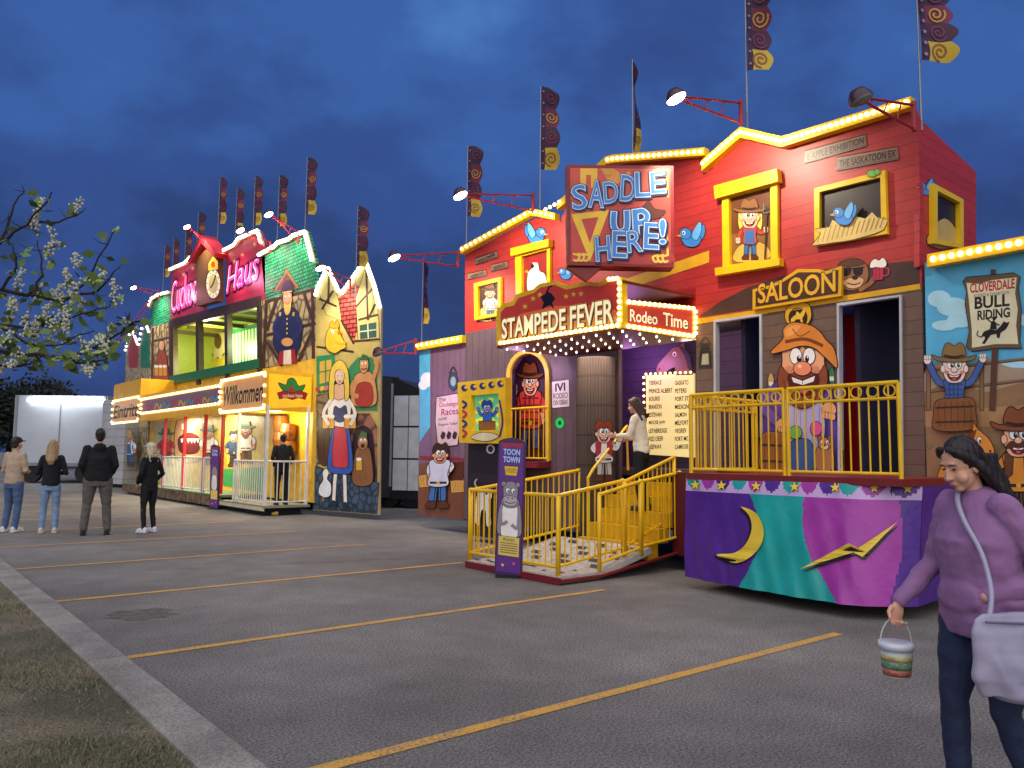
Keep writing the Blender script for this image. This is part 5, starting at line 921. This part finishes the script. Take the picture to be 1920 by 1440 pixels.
for bi,(br,dense) in enumerate(BR):
    off=r_.uniform(-.3,.3); pts=crom(br,4,False); P3=[at(x+r_.gauss(0,2),y_+r_.gauss(0,2),D+off*min(1,i/8)) for i,(x,y_) in enumerate(pts)]; n=len(P3)
    m_.tube(P3,[(.015 if bi in(0,3,6) else .008)*(1-.85*i/(n-1))+.0015 for i in range(n)],6)
    for i in range(2,n-1):
        if pts[i][0]<-40: continue
        if r_.random()<.35: dv=V((r_.gauss(0,1),r_.gauss(0,1),r_.gauss(.3,.7))).normalized(); m_.tube([P3[i],P3[i]+dv*.06,P3[i]+dv*.11+V((0,0,.02))],[.003,.002,.001],4)
        for k in range(int(4.5*dense+r_.random())):
            p=P3[i].lerp(P3[i+1],r_.random()); dv=V((r_.gauss(0,1),r_.gauss(0,1),r_.gauss(-.1,.7))).normalized(); m_.tube([p,p+dv*.03],.0013,4); leaf(p+dv*.03,dv,r_.uniform(.05,.09))
        if r_.random()<.05+.62*dense:
            p=P3[i]+V((r_.gauss(0,.05),r_.gauss(0,.05),r_.uniform(-.03,.07))); ax=V((r_.gauss(0,.35),r_.gauss(0,.35),r_.choice((1,1,1,-.5)))).normalized(); ln=r_.uniform(.08,.125)
            m_.tube([P3[i],p,p+ax*ln],.0015,4)
            for k in range(30): q=p+ax*ln*(k/29)+V((r_.gauss(0,1),r_.gauss(0,1),r_.gauss(0,1)))*.016*(1.1-.6*k/29); bv.ell(q,r_.uniform(.006,.0105),seg=5,rings=3)
            for k in range(2): dv=V((r_.gauss(0,1),r_.gauss(0,1),r_.gauss(0,.7))).normalized(); leaf(p,dv,r_.uniform(.05,.08))
m_.build('trunk',mat('2A201A',.9),T); mk('leaves',lv,lf,[mat('64803E',.7),mat('425C30',.7),mat('86984E',.7)],T,lm); bv.build('blossom',mat('C6C8AC',.7),T)
# ------------------------------------------------------------ people
def displace(me,fn):
    n=len(me.vertices); co=[0.]*(3*n); no=[0.]*(3*n); me.vertices.foreach_get('co',co); me.vertices.foreach_get('normal',no)
    for i in range(n):
        x,y_,z=co[3*i:3*i+3]; d=fn(x,y_,z); co[3*i]+=no[3*i]*d; co[3*i+1]+=no[3*i+1]*d; co[3*i+2]+=no[3*i+2]*d
    me.vertices.foreach_set('co',co); me.update()
def remesh(mb,vox,sm,disp=0,seed=0,ds=9.,zf=1.8):
    me=bpy.data.meshes.new('t'); me.from_pydata([tuple(v) for v in mb.v],[],mb.f); ob=bpy.data.objects.new('t',me)
    bmm=bmesh.new(); bmm.from_mesh(me); bmesh.ops.recalc_face_normals(bmm,faces=bmm.faces); bmm.to_mesh(me); bmm.free()
    md=ob.modifiers.new('r','REMESH'); md.mode='VOXEL'; md.voxel_size=vox
    ms_=ob.modifiers.new('s','SMOOTH'); ms_.iterations=sm; ms_.factor=.5
    o2=evalmesh(ob)
    if disp: displace(o2,lambda x,y_,z:disp*(noise.noise(V((x*ds,y_*ds,z*ds*zf+seed)))+.5*noise.noise(V((x*ds*2,y_*ds*2,z*ds*zf*1.6+seed+5)))))
    return o2
def put(name,me,m,parent):
    me.name=name; me.materials.clear(); me.materials.append(m); me.polygons.foreach_set('use_smooth',[True]*len(me.polygons)); o=link(bpy.data.objects.new(name,me)); o.parent=parent; ORG[o]=V((0,0,0)); return o
def hand(b,wr,d,pn,s=1,curl=.5,side=1):
    d=V(d).normalized(); pn=V(pn); pn=(pn-d*pn.dot(d)).normalized(); sd=d.cross(pn)*side
    rot=Matrix((sd,pn,d)).transposed(); c=wr+d*.045*s; b.ell(c,(.038*s,.016*s,.052*s),rot)
    for k,(o,l) in enumerate(((-.028,.068),(-.0095,.078),(.0095,.073),(.028,.056))):
        p0=c+sd*o*s+d*.04*s; d1=(d*cos(curl)+pn*sin(curl)); d2=(d*cos(curl*2.4)+pn*sin(curl*2.4)); p1=p0+d1*l*.5*s; b.limb([(p0-d*.02*s,.0095*s),(p0,.0095*s),(p1,.0088*s),(p1+d2*l*.5*s,.0075*s)],8)
    p0=c-sd*.034*s-d*.015*s; p1=p0+(d*.7-sd*.6+pn*.4).normalized()*.035*s; b.limb([(p0,.013*s),(p1,.011*s),(p1+(d*.85+pn*.5).normalized()*.03*s,.009*s)],8)
def person(label,loc,rz,Hh,top,tro,sho,hair,arms,legs,w_=1.,long_=0,cap=None,skin='C89878',vox=.010,hood=False,hem=.86,hp=None,group=None,lean=0.,det=False,headrot=0.,shw=.16,hyaw=0.):
    s=Hh/1.7; t=thing('person',label,'person',loc,group,rz,True); X=lambda p:V((p[0]*s,p[1]*s,p[2]*s))
    ly=lambda z:-lean*max(0,z-.9)
    sh=[V((sx*shw*(w_*.4+.6),ly(1.38),1.375)) for sx in(1,-1)]
    hr=Matrix.Rotation(hyaw,3,'Z')@Matrix.Rotation(headrot,3,'X'); hpv=V((0,ly(1.47),1.47))
    hd=lambda p:hpv+hr@(V(p)+V((0,ly(1.58)-.015-ly(1.47),0))-V((0,0,1.47)))
    def armpts(i): e,wr=arms[i]; return sh[i],V(e),V(wr)
    b=MB()
    b.stack([(.84*s,0,0,.135*w_*s,.095*w_*s),(1.02*s,0,ly(1.02)*s,.115*w_*s,.085*w_*s),(1.22*s,0,ly(1.22)*s,.125*w_*s,.09*w_*s),(1.36*s,0,ly(1.36)*s,.12*s*w_,.075*s),(1.43*s,0,(ly(1.43)+.005)*s,.05*s,.048*s)])
    nk=.045 if det else .048; fw=1.1 if det else 1.
    b.limb([(X((0,ly(1.4)+.01,1.4)),nk*s),(X(hd((0,.01,1.52))),nk*.97*s)])
    b.ell(X(hd((0,.012,1.615))),(.071*s,.092*s,.093*s),hr); b.ell(X(hd((0,-.020,1.552))),(.054*fw*s,.064*s,.070*fw*s),hr); b.ell(X(hd((0,-.060,1.496))),(.022*fw*s,.022*s,.018*s)); b.limb([(X(hd((0,-.082,1.60))),.008*s),(X(hd((0,-.092,1.575))),.010*s),(X(hd((0,-.100,1.56))),.0112*s)],8); b.ell(X(hd((0,-.090,1.556))),(.016*s,.012*s,.008*s)); b.ell(X(hd((0,-.080,1.528))),(.021*s,.012*s,.007*s)); b.ell(X(hd((0,-.078,1.517))),(.018*s,.012*s,.008*s)); b.ell(X(hd((0,-.070,1.624))),(.046*s,.014*s,.01*s))
    for sx in(1,-1): b.ell(X(hd((sx*.072,.01,1.575))),(.012*s,.02*s,.032*s)); b.ell(X(hd((sx*.035*fw,-.056,1.55))),(.026*fw*s,.024*s,.027*s))
    for i in(0,1):
        a0,a1,a2=[X(p) for p in armpts(i)]; b.limb([(a0,.046*s),(a1,.036*s),(a2,.026*s)])
        dv=(a2-a1).normalized(); hh=hp[i] if hp else None
        pnv=V((-1 if i==0 else 1,-.3,0)) if hh is None else V(hh[0]); hand(b,a2,dv if hh is None or hh[1] is None else V(hh[1]),pnv,s,.35 if hh is None else hh[2],1 if i==0 else -1)
        k,an=legs[i]; hx=V(((.088 if i==0 else -.088)*w_,0,.88)); b.limb([(X(hx),.078*s),(X(k),.05*s),(X(an),.036*s)]); b.ell(X((an[0],an[1]-.05,an[2]-.035)),(.035*s,.1*s,.03*s))
    put('body',remesh(b,.005 if det else .0075,3),mat(skin,.55,var=.08,ns=24),t)
    b=MB(); aw=.6+.4*w_
    b.stack([(hem*s,0,.005*s,(.165*w_)*s,(.122*w_)*s),((hem+.06)*s,0,ly(hem+.06)*s,(.172*w_)*s,(.132*w_)*s),(1.05*s,0,ly(1.05)*s,(.158*w_)*s,(.127*w_)*s),(1.22*s,0,(ly(1.22)-.012)*s,(.16*w_)*s,(.135*w_)*s),(1.33*s,0,ly(1.33)*s,(.15*w_)*s,.112*s),(1.405*s,0,(ly(1.4)+.008)*s,.105*s,.082*s),(1.45*s,0,(ly(1.45)+.01)*s,.062*s,.06*s)])
    for i in(0,1):
        a0,a1,a2=[X(p) for p in armpts(i)]; dv=(a2-a1).normalized(); b.limb([(a0,.064*s*aw),(a0.lerp(a1,.6),.055*s*aw),(a1,.047*s*aw),(a1.lerp(a2,.6),.043*s*aw),(a2-dv*.012,.035*s)])
    if hood: b.ell(X((0,ly(1.4)+.085,1.40)),(.10*s,.05*s,.075*s)); b.ell(X((0,ly(1.42)+.03,1.435)),(.088*s,.08*s,.036*s))
    if det:
        b.ell(X((0,ly(1.0)-.135,.965)),(.13*s,.045*s,.085*s))
        b.stack([((hem-.01)*s,0,.005*s,(.16*w_)*s,(.118*w_)*s),((hem+.035)*s,0,.004*s,(.163*w_)*s,(.12*w_)*s)])
    tm=remesh(b,vox,4,.006*s,len(label))
    if det: displace(tm,lambda x,y_,z:.013*sin(z*48+11*noise.noise(V((x*5,y_*5,z*3))))*max(0,noise.noise(V((x*4,y_*4,z*4+9)))+.12))
    put('top',tm,mat(top,.92,var=.12,ns=9,bump=.15),t)
    b=MB(); b.stack([(.78*s,0,.005,.15*w_*s,.11*w_*s),(.9*s,0,.005,.158*w_*s,.117*w_*s),(.98*s,0,0,.145*w_*s,.108*w_*s)])
    fit=tro[1]
    for i in(0,1):
        k,an=legs[i]; hx=V(((.086 if i==0 else -.086)*w_,0,.86)); kk=X(k);aa=X(an); b.limb([(X(hx),.098*w_*s),(X(hx).lerp(kk,.5),.084*(w_*.6+.4)*s),(kk,.062*s*fit),(kk.lerp(aa,.45),.06*s*fit),(aa+V((0,.005,.0)),.05*s*fit)])
    put('trousers',remesh(b,vox,4,.006*s,3),mat(tro[0],.85,var=.2,ns=10,bump=.3),t)
    for i in(0,1):
        k,an=legs[i]; aa=V(an); b=MB(); z0=aa.z-.08; b.ell(X((aa.x,aa.y-.055,z0+.045)),(.046*s,.135*s,.05*s)); b.ell(X((aa.x,aa.y+.02,z0+.06)),(.043*s,.06*s,.06*s)); b.box(X((aa.x,aa.y-.055,z0+.016)),(.085*s,.25*s,.03*s)); put('shoe',remesh(b,.008,3),mat(sho,.6),t)
    b=MB()
    if cap:
        b.ell(X(hd((0,.012,1.645))),(.083*s,.102*s,.075*s),hr); b.ell(X(hd((0,-.1,1.64))),(.07*s,.075*s,.012*s)); put('cap',remesh(b,.008,3),mat(cap,.8),t); b=MB()
    if long_>0:
        b.ell(X(hd((0,.026,1.626))),(.078*s,.096*s,.094*s),hr)
        zb=1.55-long_; sw=.06 if det else 0; b.stack([(zb*s,0,(.14+sw*1.6+ly(zb))*s,.04*s,.018*s),((zb+.08)*s,0,(.14+sw+ly(zb))*s,.075*s,.036*s),((1.42)*s,0,(.095+sw*.4+ly(1.42))*s,.082*s,.046*s),(1.52*s,0,(.06+ly(1.5))*s,.08*s,.062*s),(1.62*s,0,(.035+ly(1.6))*s,.077*s,.07*s)])
        for sx in(1,-1): b.limb([(X(hd((sx*.03,-.055,1.690))),.016*s),(X(hd((sx*.064,-.028,1.655))),.02*s),(X(hd((sx*.077,.02,1.58))),.024*s),(X((sx*.08,.06+ly(1.45),1.46)),.027*s),(X((sx*.08,.09+sw+ly(1.35),1.36)),.02*s)])
        if det:
            for k in range(22):
                q=-.08+.16*k/21; y0=.085+.03*sin(k*2.1); b.limb([(X((q*.9,y0-.02+ly(1.5),1.56)),.010*s),(X((q,y0+.03+ly(1.4),1.44)),.0095*s),(X((q*1.1,y0+.09+ly(1.3),1.32)),.008*s),(X((q*1.15+.01*sin(k*3.7),y0+.15+.02*sin(k),1.24-.025*(k%3))),.004*s)],6)
    else: b.ell(X(hd((0,.03,1.628))),(.079*s,.092*s,.092*s),hr); b.ell(X(hd((0,.055,1.56))),(.064*s,.05*s,.06*s),hr)
    put('hair',remesh(b,.0045 if det else .008,2 if det else 3,.008 if det else .006,9,40 if long_ else 30,.1 if long_ else 1),mat(hair,.55,var=.35,ns=40,bump=.25),t)
    if det:
        for sx in(1,-1):
            b=MB(); b.ell(X(hd((sx*.031,-.073,1.597))),(.012*s,.008*s,.0045*s)); put('eye',remesh(b,.003,1),mat('2A1E1A',.2,var=0),t); b=MB(); b.limb([(X(hd((sx*.014,-.082,1.618))),.003*s),(X(hd((sx*.034,-.079,1.622))),.0035*s),(X(hd((sx*.052,-.067,1.615))),.0025*s)],6); put('eyebrow',remesh(b,.003,1),mat('2A1A12',.7),t)
        b=MB(); b.ell(X(hd((0,-.088,1.526))),(.018*s,.008*s,.004*s)); b.ell(X(hd((0,-.086,1.518))),(.016*s,.008*s,.005*s)); put('lips',remesh(b,.003,1),mat('A8685A',.5),t)
    return t,X,s,hd
PK_=(((.25,.05,1.12),(.17,-.12,.93)),((-.25,.05,1.12),(-.17,-.12,.93)))
FR=(((.24,0,1.1),(.06,-.2,1.08)),((-.24,0,1.1),(-.06,-.2,1.1)))
SL=(((.1,-.02,.48),(.11,.03,.08)),((-.1,-.02,.48),(-.11,.03,.08)))
WL=(((.14,-.01,.48),(.17,.03,.08)),((-.14,-.01,.48),(-.17,.03,.08)))
def gl(x,y): p=ground(x,y); p.z=.004; return p
person('person in beige sweater, black cap and blue jeans at the left frame edge',gl(20,998),radians(128),1.74,'B09A84',('4A6084',1.05),'D8D8D8','2A1E18',FR,SL,1.02,0,'18181A')
person('person with long blonde hair, black top and light jeans seen from behind',gl(90,1000),radians(160),1.69,'14141A',('7890B0',1.0),'C8C0B8','9A8058',FR,SL,.92,.3,shw=.145)
person('broad person in black hoodie and grey trousers with hands in front',gl(178,1003),radians(168),1.9,'0E0E12',('5A5650',1.15),'1A1A1C','18120E',PK_,WL,1.22,0,hood=True)
person('slim person in black hoodie and leggings with pale hair and white shoes',gl(276,999),radians(205),1.66,'101014',('0E0E12',.85),'D8D8DC','B8A888',PK_,SL,.95,.08,hood=True,cap='C8C0B4',shw=.145)
q=hit(527,935,(8.0,0,0),(1,0,0)); q.z=.252
person('person in black standing on the landing under the alpine sign',q,radians(170),1.72,'121216',('101014',1.05),'1A1A1C','14100E',PK_,SL,1.05,0)
q=V((8.47,7.46,.75)); CL=(((.21,-.12,1.12),(.16,-.33,1.12)),((-.22,-.08,1.12),(-.16,-.28,1.08)))
person('person in cream hoodie and black trousers climbing the funhouse stairs',q,radians(200),1.58,'E4DAC2',('101014',.95),'202022','3A2418',CL,SL,.92,.16,hood=True,lean=.12,shw=.14,headrot=.2)
# foreground walker
RZ=radians(-116); hp_=at(1836,880,3.5); wl=V((hp_.x,hp_.y,.004))
AR=(((.255,.12,1.08),(.13,-.118,.985)),((-.245,-.06,1.08),(-.24,-.27,.9)))
LG=(((.1,-.01,.47),(.1,.13,.10)),((-.1,-.10,.48),(-.1,-.09,.08)))
WOM,X,s,hd=person('person with long dark hair in purple hoodie walking past at right',wl,RZ,1.6,'906894',('1E2A48',1.0),'3A3A40','1A1210',AR,LG,1.24,.3,skin='DCA68A',vox=.006,hood=True,lean=.05,det=True,headrot=.45,hem=.8,hp=(((0,1,0),(-1,-.05,-.25),.3),((.9,0,0),(0,-.25,-1),.9)),shw=.138)
def w2(p): return Matrix.Translation(wl)@Matrix.Rotation(RZ,4,'Z')@X(p)
bgp=w2((.295,-.14,.80)); t=thing('handbag','pale lavender shoulder bag with long strap hanging at the hip of the walking person','bag',bgp,None,RZ,True)
b=MB(); b.stack([(-.195,0,.03,.04,.12),(-.175,0,.025,.062,.19),(-.11,0,.02,.072,.222),(-.02,0,.01,.062,.21),(.07,0,-.01,.042,.19),(.12,0,-.01,.024,.175),(.14,0,-.04,.018,.11)],28); LB=mat('9E9AB0',.45,var=.08,ns=8,bump=.1)
bm_=remesh(b,.006,5,.008,2,6); displace(bm_,lambda x,y_,z:.006*sin(y_*38+z*22+6*noise.noise(V((y_*6,z*6,2))))*max(0,.06-z)*6); put('pouch',bm_,LB,t)
b=MB(); b.tube([(.033,-.165,.115),(.04,0,.105),(.033,.155,.115)],.005); b.build('zip',mat('6A6478',.4),t)
rel=lambda p:V(Matrix.Rotation(-RZ,3,'Z')@(w2(p)-bgp))
st=[rel(p) for p in((.30,-.27,.93),(.245,-.2,1.03),(.165,-.165,1.18),(.075,-.168,1.32),(-.01,-.118,1.42),(-.075,-.01,1.475),(-.04,.1,1.44),(.1,.17,1.27),(.25,.16,1.08),(.31,.06,.92))]
p3=[]
for i in range(len(st)-1):
    for j in range(4):
        P_=[st[max(0,i-1)],st[i],st[i+1],st[min(len(st)-1,i+2)]]; t_=j/4; p3.append(.5*(2*P_[1]+(P_[2]-P_[0])*t_+(2*P_[0]-5*P_[1]+4*P_[2]-P_[3])*t_*t_+(3*P_[1]-P_[0]-3*P_[2]+P_[3])*t_**3))
b=MB(); b.tube(p3+[st[-1]],.0105,8); b.build('strap',LB,t,True)
hw=w2(AR[1][1]); bb=V((hw.x,hw.y,hw.z-.33))+V((cos(RZ-pi/2),sin(RZ-pi/2),0))*.02; t=thing('candy_bucket','small clear bucket with white lid band and colourful sweets carried in a hand','bucket',bb)
b=MB(); b.tube([bb,bb+V((0,0,.005)),bb+V((0,0,.13))],[.05,.055,.068],24); b.build('tub',mat('B8C0BC',.2,var=.1),t,True)
b=MB(); b.tube([bb+V((0,0,.125)),bb+V((0,0,.155)),bb+V((0,0,.157))],[.074,.076,.06],24); b.build('rim',mat('D0D6E0',.3),t,True)
b=MB()
for z0_,z1_,r0,r1,mi in((.012,.04,.0585,.062,0),(.042,.075,.0622,.0655,1),(.077,.1,.0655,.068,2)): b.tube([bb+V((0,0,z0_)),bb+V((0,0,z1_))],[r0,r1],24,mi)
b.build('sweets',[mat('A8604A',.5,ns=60,var=.5),mat('6A8A70',.5,ns=60,var=.5),mat('B0A068',.5,ns=60,var=.5)],t,True)
b=MB(); dx=V((cos(YAW),-sin(YAW),0)); b.tube([bb+V((0,0,.14))+dx*.072*cos(a)+V((0,0,.122*sin(a))) for a in[pi*k/14 for k in range(15)]],.003,6); b.build('handle',mat('C8C8C0',.4),t)
g=ground(515,967); t=thing('paper_cup','small yellow paper cup lying on asphalt before the alpine landing','cup',g); b=MB(); b.tube([g+V((-.06,0,.045)),g+V((.06,.02,.055))],[.035,.048],14); b.build('cup_wall',mat('D8C040',.5),t); b=MB(); b.tube([g+V((.06,.02,.055)),g+V((.066,.022,.055))],[.051,.051],14); b.build('rim',mat('E8E0B0',.5),t)
bpy.data.scenes.remove(TS)
bpy.data.batch_remove(list({o for o in TRASH})); bpy.data.batch_remove(list(TPL.values()))
